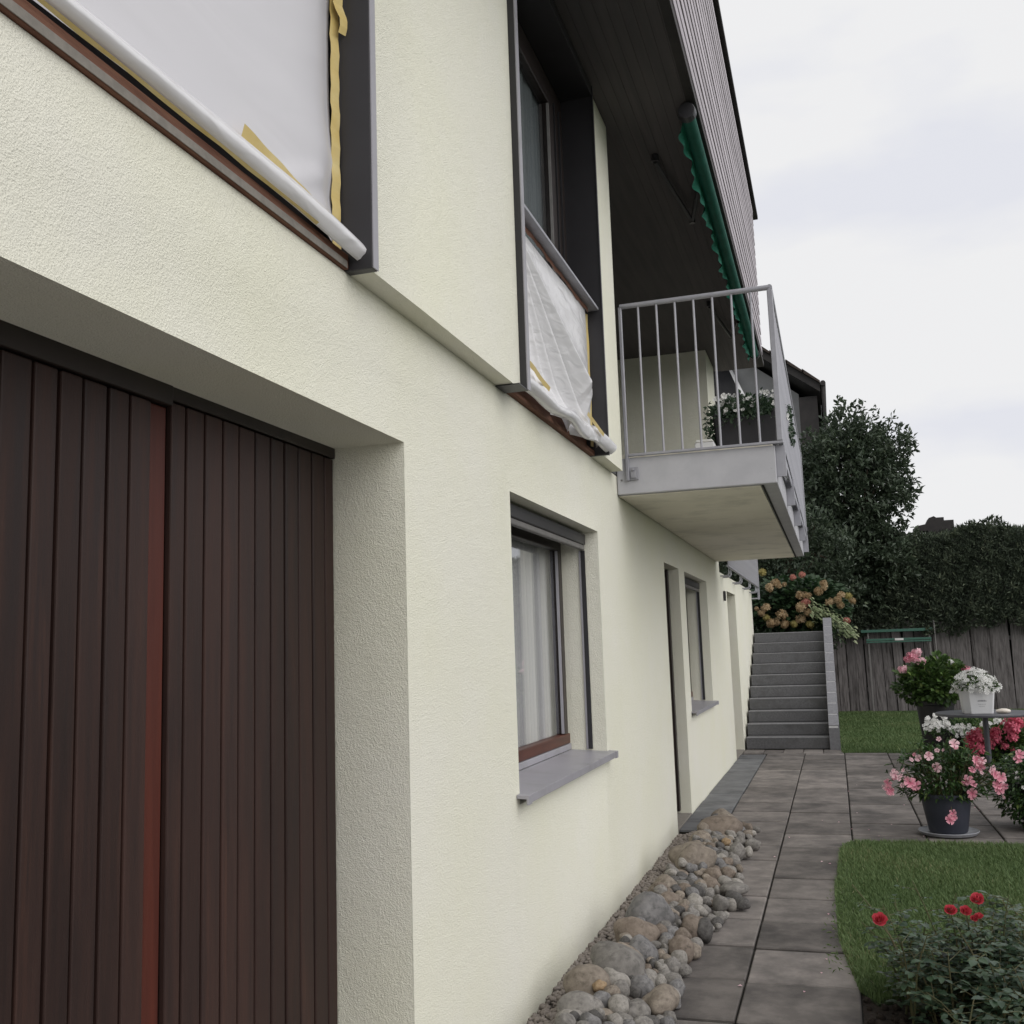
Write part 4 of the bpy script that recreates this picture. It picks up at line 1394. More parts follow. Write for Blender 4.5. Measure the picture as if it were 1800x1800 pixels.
def tree(name, label, base, height, crown_c, crown_r, ncl, per, leafL, mat, seed, shoots=()):
    global rng
    root = empty(name, base)
    tag(root, label, 'tree')
    r = np.random.default_rng(seed)
    B = Vector(base)
    tk = MB()
    topc = Vector(crown_c) + Vector((0, 0, crown_r[2] * 0.4))
    tk.tube([B, B.lerp(topc, 0.3) + Vector((0.05, 0.03, 0)), B.lerp(topc, 0.6) + Vector((-0.05, 0, 0)), topc], [0.09, 0.075, 0.05, 0.015], 8)
    for k in range(26):
        f_ = 0.35 + 0.6 * r.random()
        s_ = B.lerp(topc, f_)
        u_ = r.normal(size=3)
        u_ /= np.linalg.norm(u_)
        e_ = Vector(crown_c) + Vector((u_[0] * crown_r[0], u_[1] * crown_r[1], u_[2] * crown_r[2])) * 0.85
        m_ = s_.lerp(e_, 0.5) + Vector((0, 0, 0.12))
        tk.tube([s_, m_, e_], [0.03, 0.02, 0.006], 5)
    tk.build('trunk', 'twig', root, 0, True)
    u_ = unit(r.normal(size=(ncl, 3)))
    rad = r.random((ncl, 1)) ** 0.30
    lump = 1 + 0.16 * np.sin(u_[:, :1] * 7 + seed) * np.sin(u_[:, 1:2] * 6) + 0.12 * np.sin(u_[:, 2:3] * 9 + u_[:, :1] * 5)
    cc_ = np.array(crown_c) + u_ * rad * lump * np.array(crown_r)
    cc_ = np.concatenate([cc_] + [np.array(s_)[None] for s_ in shoots]) if len(shoots) else cc_
    ncl2 = len(cc_)
    tw_ = unit(u_ + r.normal(size=(ncl, 3)) * 0.6 + np.array([0, 0, 0.45]))
    if len(shoots): tw_ = np.concatenate([tw_, np.tile([[0.1, 0, 1.0]], (len(shoots), 1))])
    k = np.arange(per)
    tpos = (k / per)[None, :, None] * 0.30
    pos = (cc_[:, None] + tw_[:, None] * tpos + r.normal(size=(ncl2, per, 3)) * 0.035).reshape(-1, 3)
    dd = (tw_[:, None] * 0.7 + r.normal(size=(ncl2, per, 3)) * 0.75).reshape(-1, 3)
    nn = r.normal(size=(ncl2 * per, 3)) * 0.6 + np.array([0, 0, 1.0])
    tone = np.clip(np.repeat(r.random(ncl2) * 0.6, per) + r.random(ncl2 * per) * 0.4, 0, 1)
    leaves('crown', pos, dd, nn, r.uniform(leafL * 0.7, leafL * 1.25, len(pos)), mat, root, 0.46, False, tone)
    return root


sh = [(2.17, 24.6, 6.80), (2.4, 24.6, 6.80), (2.7, 24.6, 6.66), (3.16, 24.7, 6.32), (3.22, 24.6, 6.18), (3.27, 24.6, 4.32), (1.9, 24.6, 6.68), (3.3, 24.6, 5.1), (1.65, 24.7, 6.6), (3.0, 24.6, 6.4), (3.25, 24.6, 5.5), (3.3, 24.6, 4.7)]
tree('broadleaf_tree', 'dense dark leafed tree beyond the balcony end beside the hedge', (2.2, 25.0, 0), 6.3, (2.08, 24.95, 5.25), (1.18, 1.1, 1.50), 1150, 15, 0.135, 'treeleaf', 5, sh)
tree('garden_shrub', 'lower dark shrub spreading from the tree over the hedge', (1.9, 24.9, 0), 4, (1.85, 24.55, 3.35), (1.45, 0.75, 0.95), 760, 14, 0.13, 'treeleaf', 9)
tree('garden_shrub', 'dark shrub behind the hydrangea at the head of the stairs', (0.7, 23.0, 1.7), 4, (0.6, 22.9, 3.0), (1.35, 0.8, 1.5), 620, 14, 0.12, 'treeleaf', 13)

# ---- green rack at the fence
gk = empty('green_rack', (2.75, 24.2, 0))
tag(gk, 'green two bar wooden rack with white plate standing at the fence', 'rack')
MB().box(2.0, 3.49, 24.15, 24.19, 1.755, 1.815).build('top_bar', 'greenpaint', gk, 0.006)
MB().box(2.1, 3.45, 24.15, 24.19, 1.565, 1.615).build('lower_bar', 'greenpaint', gk, 0.006)
MB().box(2.1, 3.45, 24.15, 24.18, 1.525, 1.555).build('lower_bar', 'greenpaint', gk, 0.004)
for x in (2.13, 3.40):
    MB().box(x, x + 0.035, 24.195, 24.225, 0.0, 1.83).build('post', 'polegrey', gk, 0.004)
MB().box(2.70, 2.88, 24.14, 24.149, 1.567, 1.613).build('name_plate', 'whitelabel', gk)
po = MB().tube([(3.54, 24.2, 0), (3.53, 24.2, 1.98)], 0.016, 8).build('garden_pole', 'polegrey', None, 0, True)
tag(po, 'thin grey pole standing at the fence beside the green rack', 'pole')
# ================================================================== HYDRANGEA
hy = empty('hydrangea_bush', (0.8, 20.6, 1.7))
tag(hy, 'hydrangea bush with fading tan flower heads at the top of the stairs', 'hydrangea')
st = MB()
for k in range(22):
    a = rnd.random() * 6.28
    e = (0.8 + 0.9 * math.cos(a) * rnd.random(), 20.6 + 0.35 * math.sin(a), 2.2 + 0.5 * rnd.random())
    st.tube([(0.8 + 0.15 * math.cos(a), 20.7, 1.68), ((0.8 + e[0]) / 2, 20.6, 2.0), e], [0.014, 0.011, 0.006], 5)
st.build('stems', 'twig', hy, 0, True)
n = 2600
q = rand_unit(n) * (rng.random((n, 1)) ** 0.35)
pos = np.array([0.78, 20.65, 2.28]) + q * np.array([0.98, 0.48, 0.60])
leaves('foliage', pos, q * np.array([1, 1, 0.4]) + rand_unit(n) * 0.5, rand_unit(n) * 0.5 + np.array([0, -0.35, 1.0]), rng.uniform(0.10, 0.17, n), 'hydleaf', hy, 0.62)
HM = [umbel_mesh('flower_head', m_, 46, 0.36, i, 0.85, -0.7) for i, m_ in enumerate(('hydpetal', 'hydpetal', 'hydpink', 'hydgreen'))]
HEADS = [(0.32, 2.65, 0.153), (0.43, 2.73, 0.167), (0.59, 2.7, 0.084), (0.2, 2.95, 0.139), (0.76, 2.82, 0.111), (0.93, 2.86, 0.111), (0.48, 2.68, 0.125), (1.31, 2.68, 0.139),
         (1.32, 2.61, 0.125), (1.21, 2.54, 0.167), (0.86, 2.48, 0.153), (0.95, 2.47, 0.153), (1.02, 2.46, 0.111), (0.96, 2.34, 0.153), (0.87, 2.25, 0.181), (1.0, 2.14, 0.153),
         (1.4, 2.32, 0.153), (1.54, 2.36, 0.139), (1.61, 2.44, 0.139), (1.58, 2.26, 0.139), (1.73, 2.42, 0.139), (1.8, 2.33, 0.125), (0.23, 2.26, 0.167), (0.13, 2.17, 0.125),
         (0.22, 2.08, 0.125), (0.3, 1.97, 0.167), (0.4, 2.0, 0.139), (0.55, 1.94, 0.153), (0.51, 2.13, 0.181), (0.72, 1.94, 0.125), (0.85, 2.02, 0.181), (1.01, 1.92, 0.139),
         (1.67, 1.97, 0.125), (0.05, 2.26, 0.084)]
for k, (x, z, w) in enumerate(HEADS):
    mm_ = HM[2] if k in (4, 5, 32, 13) else HM[3] if k in (3, 24, 29, 31, 20) else HM[k % 2]
    place('flower_head', mm_, hy, (x, 20.12 + rnd.uniform(-0.06, 0.06), z), (rnd.uniform(-.4, .4), -0.8, 0.7), w * 0.55)
pv = empty('variegated_plant', (1.3, 20.2, 1.75))
tag(pv, 'pale variegated trailing plant hanging over the stair cheek wall', 'plant')
n = 420
u = rng.random(n)
pos = np.stack([1.05 + 0.72 * u + rng.normal(size=n) * 0.05, 20.05 + rng.normal(size=n) * 0.07, 2.20 - 0.50 * u ** 1.2 + rng.normal(size=n) * 0.09 * (1.1 - 0.5 * u)], 1)
leaves('foliage', pos, np.stack([0.8 + 0 * u, -0.3 + rng.normal(size=n) * 0.3, -0.6 + rng.normal(size=n) * 0.35], 1), rand_unit(n) * 0.5 + np.array([0.3, -0.5, 0.8]),
       rng.uniform(0.05, 0.10, n), 'paleleaf', pv, 0.42)
MB().tube([(1.0, 20.3, 1.72), (1.15, 20.1, 2.15), (1.45, 20.06, 1.98), (1.75, 20.05, 1.66)], [0.01, 0.008, 0.006, 0.004], 5).build('stem', 'greenstem', pv, 0, True)

# ================================================================== POTTED PLANTS ON THE TERRACE
# --- blue grey pot with pink mandevilla
sc_ = MB().lathe(2.21, 9.30, [(0.15, 0.004), (0.215, 0.006), (0.236, 0.030), (0.232, 0.034), (0.218, 0.022), (0.15, 0.016)], 40).build('pot_saucer', 'saucer', None, 0, True)
tag(sc_, 'pale grey round saucer under the blue grey flower pot', 'saucer')
bp = empty('flower_pot', (2.21, 9.30, 0.017))
tag(bp, 'blue grey pot of pink trumpet flowers standing on a saucer', 'flower pot')
MB().lathe(2.21, 9.30, [(0.140, 0.018), (0.150, 0.03), (0.196, 0.30), (0.208, 0.302), (0.210, 0.332), (0.195, 0.332), (0.186, 0.29), (0.05, 0.28)], 40).build('pot', 'bluepot', bp, 0, True)
FL = [(2.29, 0.75, 0.083), (2.09, 0.65, 0.075), (2.01, 0.63, 0.06), (1.98, 0.66, 0.034), (2.14, 0.56, 0.083), (1.93, 0.44, 0.098), (1.97, 0.42, 0.098), (1.82, 0.5, 0.075),
      (1.76, 0.43, 0.075), (1.77, 0.37, 0.083), (2.45, 0.61, 0.09), (2.47, 0.56, 0.083), (2.49, 0.61, 0.068), (2.41, 0.54, 0.06), (2.37, 0.46, 0.083), (2.39, 0.36, 0.083),
      (2.35, 0.44, 0.068), (2.41, 0.43, 0.06), (2.56, 0.54, 0.075), (2.58, 0.5, 0.075), (2.62, 0.48, 0.083), (2.59, 0.42, 0.083), (2.6, 0.38, 0.083), (2.64, 0.4, 0.068),
      (2.23, 0.21, 0.06), (2.21, 0.15, 0.083), (2.24, 0.17, 0.053)]
st = MB()
tips = []
for k in range(34):
    a = rnd.random() * 6.28
    rr = rnd.uniform(0.12, 0.40)
    e = Vector((2.21 + rr * math.cos(a) * 1.05, 9.30 + rr * math.sin(a) * 0.75, 0.85 - rr * 0.85 + rnd.uniform(-0.12, 0.05)))
    b = Vector((2.21 + 0.08 * math.cos(a), 9.30 + 0.08 * math.sin(a), 0.28))
    m_ = b.lerp(e, 0.55) + Vector((0, 0, 0.10))
    st.tube([b, m_, e], [0.006, 0.005, 0.003], 5)
    tips.append((b, m_, e))
for (x, z, w) in FL:
    e = Vector((x, 9.14 - 0.10 * (0.6 - abs(x - 2.2)) + rnd.uniform(-0.02, 0.03), z))
    st.tube([Vector((2.21 + (x - 2.21) * 0.4, 9.22, 0.33)), Vector((2.21 + (x - 2.21) * 0.8, 9.17, max(z, 0.33) + 0.04)), e + Vector((0, 0.03, 0))], [0.005, 0.004, 0.003], 5)
st.build('stems', 'greenstem', bp, 0, True)
pos, dd = [], []
for (b, m_, e) in tips:
    for t_ in np.linspace(0.3, 1.05, 34):
        c = b.lerp(m_, min(1, t_ * 2)) if t_ < 0.5 else m_.lerp(e, (t_ - 0.5) * 2)
        pos.append(np.array(c) + rng.normal(size=3) * 0.035)
        dd.append(np.array(e - b) * 0.6 + rng.normal(size=3) * 0.5)
pos, dd = np.array(pos), np.array(dd)
leaves('foliage', pos, dd, rand_unit(len(pos)) * 0.6 + np.array([0, -0.3, 1.0]), rng.uniform(0.035, 0.075, len(pos)), 'potleaf', bp, 0.34)
n = 700                                       # skirt of leaves hiding the rim
a = rng.uniform(0, 6.28, n)
pos = np.stack([2.21 + 0.23 * np.cos(a) * rng.uniform(0.7, 1.5, n), 9.30 + 0.20 * np.sin(a) * rng.uniform(0.7, 1.2, n), 0.30 + rng.random(n) * 0.16], 1)
leaves('foliage', pos, np.stack([np.cos(a), np.sin(a), rng.normal(size=n) * 0.7], 1), rand_unit(n) * 0.5 + np.array([0, -0.2, 1.0]), rng.uniform(0.035, 0.07, n), 'potleaf', bp, 0.34)
PM = [flower_mesh('bloom', F5V, F5F, m_, i) for i, m_ in enumerate(('pinkpetal', 'pinkpetal', 'palepink'))]
for k, (x, z, w) in enumerate(FL):
    y = 9.12 - 0.10 * (0.6 - abs(x - 2.2)) + rnd.uniform(-0.02, 0.03)
    place('bloom', PM[2 if k in (0, 1, 2, 4, 7, 12, 18) else k % 2], bp, (x, y, z), (rnd.uniform(-.7, .7) + (x - 2.2), -1, rnd.uniform(-.5, .8)), w * 0.50)
    if w > 0.07:
        place('bloom', PM[k % 3], bp, (x + rnd.uniform(-.03, .03), y + 0.02, z + rnd.uniform(-.035, .03)), (rnd.uniform(-1, 1) + (x - 2.2), -0.7, rnd.uniform(-.8, .8)), w * 0.40)
for k in range(14):
    x = rnd.uniform(1.8, 2.65)
    place('bloom', PM[2], bp, (x, 9.10, 0.80 - abs(x - 2.2) * 0.7 - rnd.random() * 0.25), (rnd.uniform(-1, 1), -0.7, rnd.uniform(-.4, .9)), rnd.uniform(0.012, 0.022))

# --- tall black pot with geranium
gp = empty('tall_flower_pot', (2.66, 15.0, 0))
tag(gp, 'tall black pot with bushy green geranium and few pink blooms', 'flower pot')
MB().lathe(2.66, 15.0, [(0.16, 0.002), (0.17, 0.01), (0.24, 0.70), (0.26, 0.71), (0.26, 0.76), (0.23, 0.76), (0.22, 0.70), (0.05, 0.69)], 32).build('pot', 'blackpot', gp, 0, True)
n = 3000
q = rand_unit(n) * (rng.random((n, 1)) ** 0.35)
q[:, 2] = np.where(q[:, 2] < 0, q[:, 2] * 0.75, q[:, 2])
pos = np.array([2.66, 14.95, 0.98]) + q * np.array([0.50, 0.45, 0.36]) * (1 + 0.12 * np.sin(q[:, :1] * 9) * np.sin(q[:, 2:] * 8))
leaves('foliage', pos, q + rand_unit(n) * 0.6 + np.array([0, 0, 0.15]), rand_unit(n) * 0.6 + np.array([0, -0.25, 1.0]), rng.uniform(0.05, 0.085, n), 'gerleaf', gp, 0.8)
UM = [umbel_mesh('bloom', m_, 26, 0.42, 20 + i, 0.8, -0.4) for i, m_ in enumerate(('pinkpetal', 'palepink', 'redpetal', 'whitepetal'))]
st = MB()
for (x, z, w, kk) in ((2.25, 1.19, 0.113, 1), (2.38, 1.36, 0.132, 0), (2.44, 1.41, 0.113, 1), (2.48, 1.29, 0.113, 1), (2.84, 1.27, 0.076, 3), (3.03, 1.15, 0.132, 0), (2.32, 1.32, 0.095, 0), (2.40, 1.31, 0.08, 1)):
    place('bloom', UM[kk], gp, (x * 1.012, 14.75, z), (0, -0.5, 0.8), w * 0.55)
    st.tube([(2.66 + (x - 2.66) * 0.4, 14.9, 0.85), (x * 1.012, 14.76, z)], 0.005, 5)
st.build('stems', 'greenstem', gp, 0, True)

# --- round metal table with what stands on it
TX, TY, TZ = 3.04, 13.2, 0.715
tb = empty('garden_table', (TX, TY, 0))
tag(tb, 'round dark metal garden table carrying the white flower pot', 'table')
MB().lathe(TX, TY, [(0.50, TZ - 0.030), (0.535, TZ - 0.028), (0.54, TZ - 0.012), (0.535, TZ), (0.3, TZ + 0.001)], 56).build('table_top', 'tablemetal', tb, 0, True)
MB().tube([(TX, TY, 0.03), (TX, TY, TZ - 0.03)], 0.032, 14).build('column', 'tablemetal', tb, 0, True)
for k in range(4):
    a = k * math.pi / 2 + 0.6
    MB().tube([(TX, TY, 0.09), (TX + 0.18 * math.cos(a), TY + 0.18 * math.sin(a), 0.06), (TX + 0.32 * math.cos(a), TY + 0.32 * math.sin(a), 0.012)], [0.022, 0.02, 0.014], 8).build('foot', 'tablemetal', tb, 0, True)
cp = empty('chrysanthemum_pot', (2.95, 13.05, TZ + 0.002))
tag(cp, 'white square pot of white chrysanthemums on the round table', 'flower pot')
cx, cy2, zt = 2.95, 13.05, TZ + 0.003
oct_ = [(-1, -0.55), (-0.55, -1), (0.9, -1), (1, -0.9), (1, 0.9), (0.9, 1), (-0.9, 1), (-1, 0.9)]
b0 = [(cx + p_[0] * 0.150, cy2 + p_[1] * 0.150, zt) for p_ in oct_]
b1 = [(cx + p_[0] * 0.180, cy2 + p_[1] * 0.180, zt + 0.27) for p_ in oct_]
b2 = [(cx + p_[0] * 0.168, cy2 + p_[1] * 0.168, zt + 0.27) for p_ in oct_]
b3 = [(cx + p_[0] * 0.160, cy2 + p_[1] * 0.160, zt + 0.23) for p_ in oct_]
fcs = [tuple(range(7, -1, -1)), tuple(range(24, 32))]
for L0 in (0, 8, 16):
    fcs += [(L0 + k, L0 + (k + 1) % 8, L0 + 8 + (k + 1) % 8, L0 + 8 + k) for k in range(8)]
MB().add(b0 + b1 + b2 + b3, fcs).build('pot', 'whitepot', cp, 0.004)
pr = MB()                                      # three small lines of print on the front
for (u0, u1, z) in ((-0.01, 0.085, 0.142), (0.0, 0.07, 0.152), (-0.005, 0.075, 0.108), (0.0, 0.06, 0.085)):
    yf = cy2 - (0.150 + 0.030 * z / 0.27) - 0.0015
    hh = 0.007 if z in (0.142,) else 0.003
    xk = u0
    while xk < u1:
        w = rnd.uniform(0.006, 0.016)
        pr.add([(cx + xk, yf, zt + z), (cx + xk + w, yf, zt + z), (cx + xk + w, yf, zt + z + hh), (cx + xk, yf, zt + z + hh)], [(0, 1, 2, 3)])
        xk += w + 0.003
pr.build('print', 'print', cp)
n = 500
q = rand_unit(n)
q[:, 2] = np.abs(q[:, 2])
pos = np.array([cx, cy2, zt + 0.27]) + q * np.array([0.225, 0.225, 0.17])
leaves('foliage', pos, q + rand_unit(n) * 0.5, rand_unit(n) + np.array([0, 0, 1]), 0.05, 'gerleaf', cp, 0.6, False)
n = 260
q = rand_unit(n)
q[:, 2] = np.abs(q[:, 2]) * 1.1 - 0.12
pos = np.array([cx, cy2, zt + 0.285]) + q * np.array([0.225, 0.225, 0.20]) * (1 + 0.16 * rng.random((n, 1)) + 0.06 * np.sin(q[:, :1] * 14) * np.sin(q[:, 2:] * 11))
white_flowers('blooms', F8V, F8F, pos, q + np.array([0, -0.15, 0.3]) + rand_unit(n) * 0.55, rng.uniform(0.030, 0.046, n), cp)
iv, jf = ico(2)
o = link('seashell', fast_mesh('seashell', iv * np.array([0.085, 0.05, 0.030]) * (1 + 0.12 * iv[:, :1]) * (1 - 0.25 * np.abs(iv[:, 1:2]) * (iv[:, :1] < 0)), jf, 'shell', True), None, loc=(3.20, 12.98, TZ + 0.027))
tag(o, 'small cream rounded shell lying on the round table', 'shell')

# --- black pot with white flowers under the table edge
wp = empty('white_flower_pot', (2.92, 14.35, 0))
tag(wp, 'black bowl of small white flowers behind the table leg', 'flower pot')
MB().lathe(2.92, 14.35, [(0.12, 0.002), (0.13, 0.02), (0.15, 0.18), (0.27, 0.30), (0.29, 0.40), (0.26, 0.40), (0.2, 0.37), (0.05, 0.36)], 28).build('pot', 'blackpot', wp, 0, True)
n = 1300
q = rand_unit(n) * (rng.random((n, 1)) ** 0.4)
pos = np.array([2.92, 14.3, 0.43]) + q * np.array([0.46, 0.32, 0.13])
leaves('foliage', pos, q + rand_unit(n) * 0.6, rand_unit(n) + np.array([0, 0, 1]), 0.045, 'potleaf', wp, 0.5, False)
n = 240
a = rng.random(n)
pos = np.stack([2.42 + 1.0 * a, 14.02 + rng.normal(size=n) * 0.05, 0.455 + 0.055 * np.sin(a * 9) + rng.normal(size=n) * 0.045 + 0.04 * (a < 0.3)], 1)
white_flowers('blooms', F5V, F5F, pos, np.array([0, -0.9, 0.5]) + rand_unit(n) * 0.5, rng.uniform(0.018, 0.030, n), wp)

# --- red geranium
rgp = empty('red_geranium_pot', (3.22, 13.95, 0))
tag(rgp, 'pot of crimson red geraniums behind the round table', 'flower pot')
MB().lathe(3.22, 13.95, [(0.15, 0.002), (0.17, 0.02), (0.21, 0.24), (0.22, 0.26), (0.2, 0.26), (0.05, 0.22)], 28).build('pot', 'blackpot', rgp, 0, True)
n = 2200
q = rand_unit(n) * (rng.random((n, 1)) ** 0.4)
pos = np.array([3.34, 13.95, 0.26]) + q * np.array([0.46, 0.34, 0.24])
pos[:, 2] = np.maximum(pos[:, 2], 0.02)
leaves('foliage', pos, q + rand_unit(n) * 0.6, rand_unit(n) * 0.6 + np.array([0, -0.2, 1]), rng.uniform(0.05, 0.08, n), 'gerleaf', rgp, 0.75)
st = MB()
for (x, z, w) in ((2.71, 0.47, 0.186), (2.72, 0.57, 0.167), (2.66, 0.53, 0.111), (2.89, 0.57, 0.176), (2.84, 0.5, 0.13), (2.92, 0.63, 0.111), (3.06, 0.68, 0.195), (3.06, 0.59, 0.139),
                  (3.14, 0.73, 0.139), (2.75, 0.63, 0.093), (3.06, 0.46, 0.056), (3.25, 0.66, 0.15), (3.30, 0.52, 0.12), (2.98, 0.50, 0.1)):
    x, z = 1.4293 + (x - 1.4293) * 1.19, 1.6 + (z - 1.6) * 1.19
    place('bloom', UM[2], rgp, (x, 13.68 + rnd.uniform(-0.04, 0.04), z), (0, -0.7, 0.6), w * 0.60)
    st.tube([(3.22 + (x - 3.22) * 0.5, 13.9, 0.22), (x, 13.70, z)], 0.005, 5)
st.build('stems', 'greenstem', rgp, 0, True)

# --- bushy pot at the right edge
rp_ = empty('bushy_flower_pot', (2.98, 9.62, 0))
tag(rp_, 'pot with overflowing green and white plant at the right edge of the terrace', 'flower pot')
MB().lathe(2.98, 9.62, [(0.15, 0.002), (0.17, 0.02), (0.23, 0.36), (0.24, 0.38), (0.21, 0.38), (0.05, 0.34)], 28).build('pot', 'blackpot', rp_, 0, True)
n = 5200
q = rand_unit(n) * (rng.random((n, 1)) ** 0.35)
pos = np.array([2.98, 9.60, 0.34]) + q * np.array([0.38, 0.34, 0.34])
pos[:, 2] = np.maximum(pos[:, 2], 0.02)
leaves('foliage', pos, q * np.array([1, 1, 0.3]) + rand_unit(n) * 0.6 - np.array([0, 0, 0.2]), rand_unit(n) * 0.6 + np.array([0, -0.3, 1]), rng.uniform(0.03, 0.055, n), 'potleaf', rp_, 0.42)
n = 60
q = rand_unit(n)
q[:, 1] = -np.abs(q[:, 1])
pos = np.array([2.98, 9.60, 0.34]) + q * np.array([0.39, 0.36, 0.34])
pos[:, 2] = np.maximum(pos[:, 2], 0.03)
white_flowers('blooms', F5V, F5F, pos, q + rand_unit(n) * 0.3, rng.uniform(0.010, 0.018, n), rp_)
for (x, z, w, kk) in ((2.80, 0.64, 0.04, 1), (2.78, 0.60, 0.035, 0), (2.93, 0.62, 0.04, 2), (2.95, 0.56, 0.03, 2), (2.99, 0.58, 0.03, 1)):
    place('bloom', PM[min(kk, 2)], rp_, (x, 9.30, z), (rnd.uniform(-.6, .6), -1, 0.3), w)

# ================================================================== ROSE BUSH
rb = empty('rose_bush', (1.9, 4.95, 0))
tag(rb, 'rose bush with dark glossy leaves and a few red roses in the foreground bed', 'rose bush')
st = MB()
pos, dd, nn, LL = [], [], [], []


def rose_stem(b, m_, e, r0=0.006, dens=9, l0=0.028, l1=0.052, start=0.12):
    st.tube([b, b.lerp(m_, 0.5), m_, m_.lerp(e, 0.5) + Vector((0, 0, 0.012)), e], [r0, r0 * 0.9, r0 * 0.75, r0 * 0.55, r0 * 0.35], 6)
    for k in range(dens):
        t_ = start + (1 - start) * (k + rnd.random() * 0.6) / dens
        c = b.lerp(m_, t_ * 2) if t_ < 0.5 else m_.lerp(e, (t_ - 0.5) * 2)
        a = rnd.random() * 6.28
        ax = Vector((math.cos(a), math.sin(a), rnd.uniform(-0.1, 0.5))).normalized()
        ll = rnd.uniform(0.06, 0.11)
        st.tube([c, c + ax * ll], [0.0018, 0.001], 4, False)
        side = ax.cross(Vector((0, 0, 1))).normalized()
        L = rnd.uniform(l0, l1)
        for (f_, s_) in ((1.0, 0), (0.72, 1), (0.72, -1), (0.42, 1), (0.42, -1)):
            p_ = c + ax * ll * f_
            d_ = ax if s_ == 0 else (ax * 0.45 + side * s_)
            pos.append(p_[:])
            dd.append((d_ + Vector((0, 0, rnd.uniform(-0.35, 0.15))))[:])
            nn.append((rnd.uniform(-.4, .4), rnd.uniform(-.4, .4), 1))
            LL.append(L * (1 if s_ == 0 else 0.85))


for k in range(105):
    bx_, by_ = rnd.uniform(1.60, 2.40), rnd.uniform(4.50, 5.28)
    a = rnd.random() * 6.28
    hgt = rnd.uniform(0.20, 0.45)
    sp = rnd.uniform(0.05, 0.24)
    b = Vector((bx_, by_, -0.02))
    m_ = b + Vector((math.cos(a) * sp * 0.4, math.sin(a) * sp * 0.4, hgt * 0.6))
    e = b + Vector((math.cos(a) * sp, math.sin(a) * sp, hgt))
    rose_stem(b, m_, e, 0.005, 11, 0.03, 0.055)
# low growth in front and a few sparse shoots
for k in range(26):
    b = Vector((rnd.uniform(1.75, 2.3), rnd.uniform(4.1, 4.6), -0.02))
    a = rnd.random() * 6.28
    hgt = rnd.uniform(0.14, 0.34)
    rose_stem(b, b + Vector((0.05 * math.cos(a), 0.05 * math.sin(a), hgt * 0.6)), b + Vector((0.14 * math.cos(a), 0.14 * math.sin(a), hgt)), 0.005, 9, 0.03, 0.055)
rose_stem(Vector((1.66, 5.0, 0.0)), Vector((1.57, 5.0, 0.30)), Vector((1.425, 5.05, 0.50)), 0.006, 5, 0.015, 0.024, 0.2)
rose_stem(Vector((1.63, 4.9, 0.0)), Vector((1.60, 4.9, 0.25)), Vector((1.53, 4.9, 0.375)), 0.006, 6, 0.02, 0.03, 0.2)
rose_stem(Vector((1.80, 4.95, 0.0)), Vector((1.76, 4.95, 0.32)), Vector((1.68, 4.98, 0.54)), 0.005, 5, 0.018, 0.032, 0.5)
rose_stem(Vector((2.0, 4.95, 0.0)), Vector((2.02, 4.95, 0.30)), Vector((2.06, 4.95, 0.50)), 0.005, 6, 0.02, 0.034, 0.45)
ROSES = [(1.53, 0.39, 0.066), (1.82, 0.44, 0.055), (1.88, 0.44, 0.049), (1.93, 0.49, 0.06), (1.93, 0.42, 0.038), (1.91, 0.41, 0.033)]
for (x, z, w) in ROSES[1:]:
    rose_stem(Vector((x + 0.03, 4.98, 0.0)), Vector((x + 0.02, 4.95, z * 0.6)), Vector((x, 4.90, z)), 0.005, 5, 0.02, 0.04, 0.1)
st.build('stems', 'greenstem', rb, 0, True)
leaves('foliage', np.array(pos), np.array(dd), np.array(nn), np.array(LL), 'roseleaf', rb, 0.62, True, None, 'stuff', 0.12, 0.15)


def rose_arrays(seed):
    r = np.random.default_rng(seed)
    V, F = [], []
    for ring, (num, r0, h0, flare) in enumerate(((5, 1.0, 0.05, 0.55), (5, 0.78, 0.30, 0.35), (4, 0.55, 0.48, 0.18), (3, 0.32, 0.58, 0.05))):
        for k in range(num):
            a = 2 * math.pi * (k + 0.5 * ring) / num + r.normal() * 0.1
            w = 6.28 / num * 1.15
            o_ = len(V)
            for (fr_, hh) in ((0.35, -0.25), (0.85, h0 * 0.4), (1.0 + flare * 0.3, h0 + 0.15)):
                for s_ in (-0.5, -0.17, 0.17, 0.5):
                    aa = a + s_ * w
                    rr = r0 * fr_ * (1 - 0.30 * abs(s_)) + r.normal() * 0.05
                    V.append((rr * math.cos(aa), rr * math.sin(aa), hh - 0.10 * (abs(s_) > 0.4)))
            for i_ in range(2):
                for j_ in range(3):
                    p_ = o_ + i_ * 4 + j_
                    F += [(p_, p_ + 1, p_ + 5), (p_, p_ + 5, p_ + 4)]
    return np.array(V), np.array(F)


for k, (x, z, w) in enumerate(ROSES):
    V, F = rose_arrays(k)
    tone = np.clip(0.2 + 0.5 * np.abs(V[:, 2]) + rng.random(len(V)) * 0.4, 0, 1)
    place('rose', fast_mesh('rose', V, F, 'rosepetal', True, tone), rb, (x, 4.90, z), (rnd.uniform(-.6, .6), rnd.uniform(-0.9, -0.2), 0.8), w * 0.45)

# weeds along the lawn edge
we = empty('edge_weeds', (1.36, 6.3, 0))
tag(we, 'scraggly weeds at the lawn edge beside the path', 'weeds')
n = 150
pos = np.stack([1.345 + rng.normal(size=n) * 0.035, rng.choice([5.6, 6.15, 6.7, 7.0], n) + rng.normal(size=n) * 0.14, 0.005 + rng.random(n) * 0.06], 1)
leaves('foliage', pos, rand_unit(n) + np.array([-0.5, 0, 0.5]), rand_unit(n) + np.array([0, 0, 1]), rng.uniform(0.015, 0.04, n), 'grassblade', we, 0.20, False, rng.random(n) * 0.5 + 0.5)

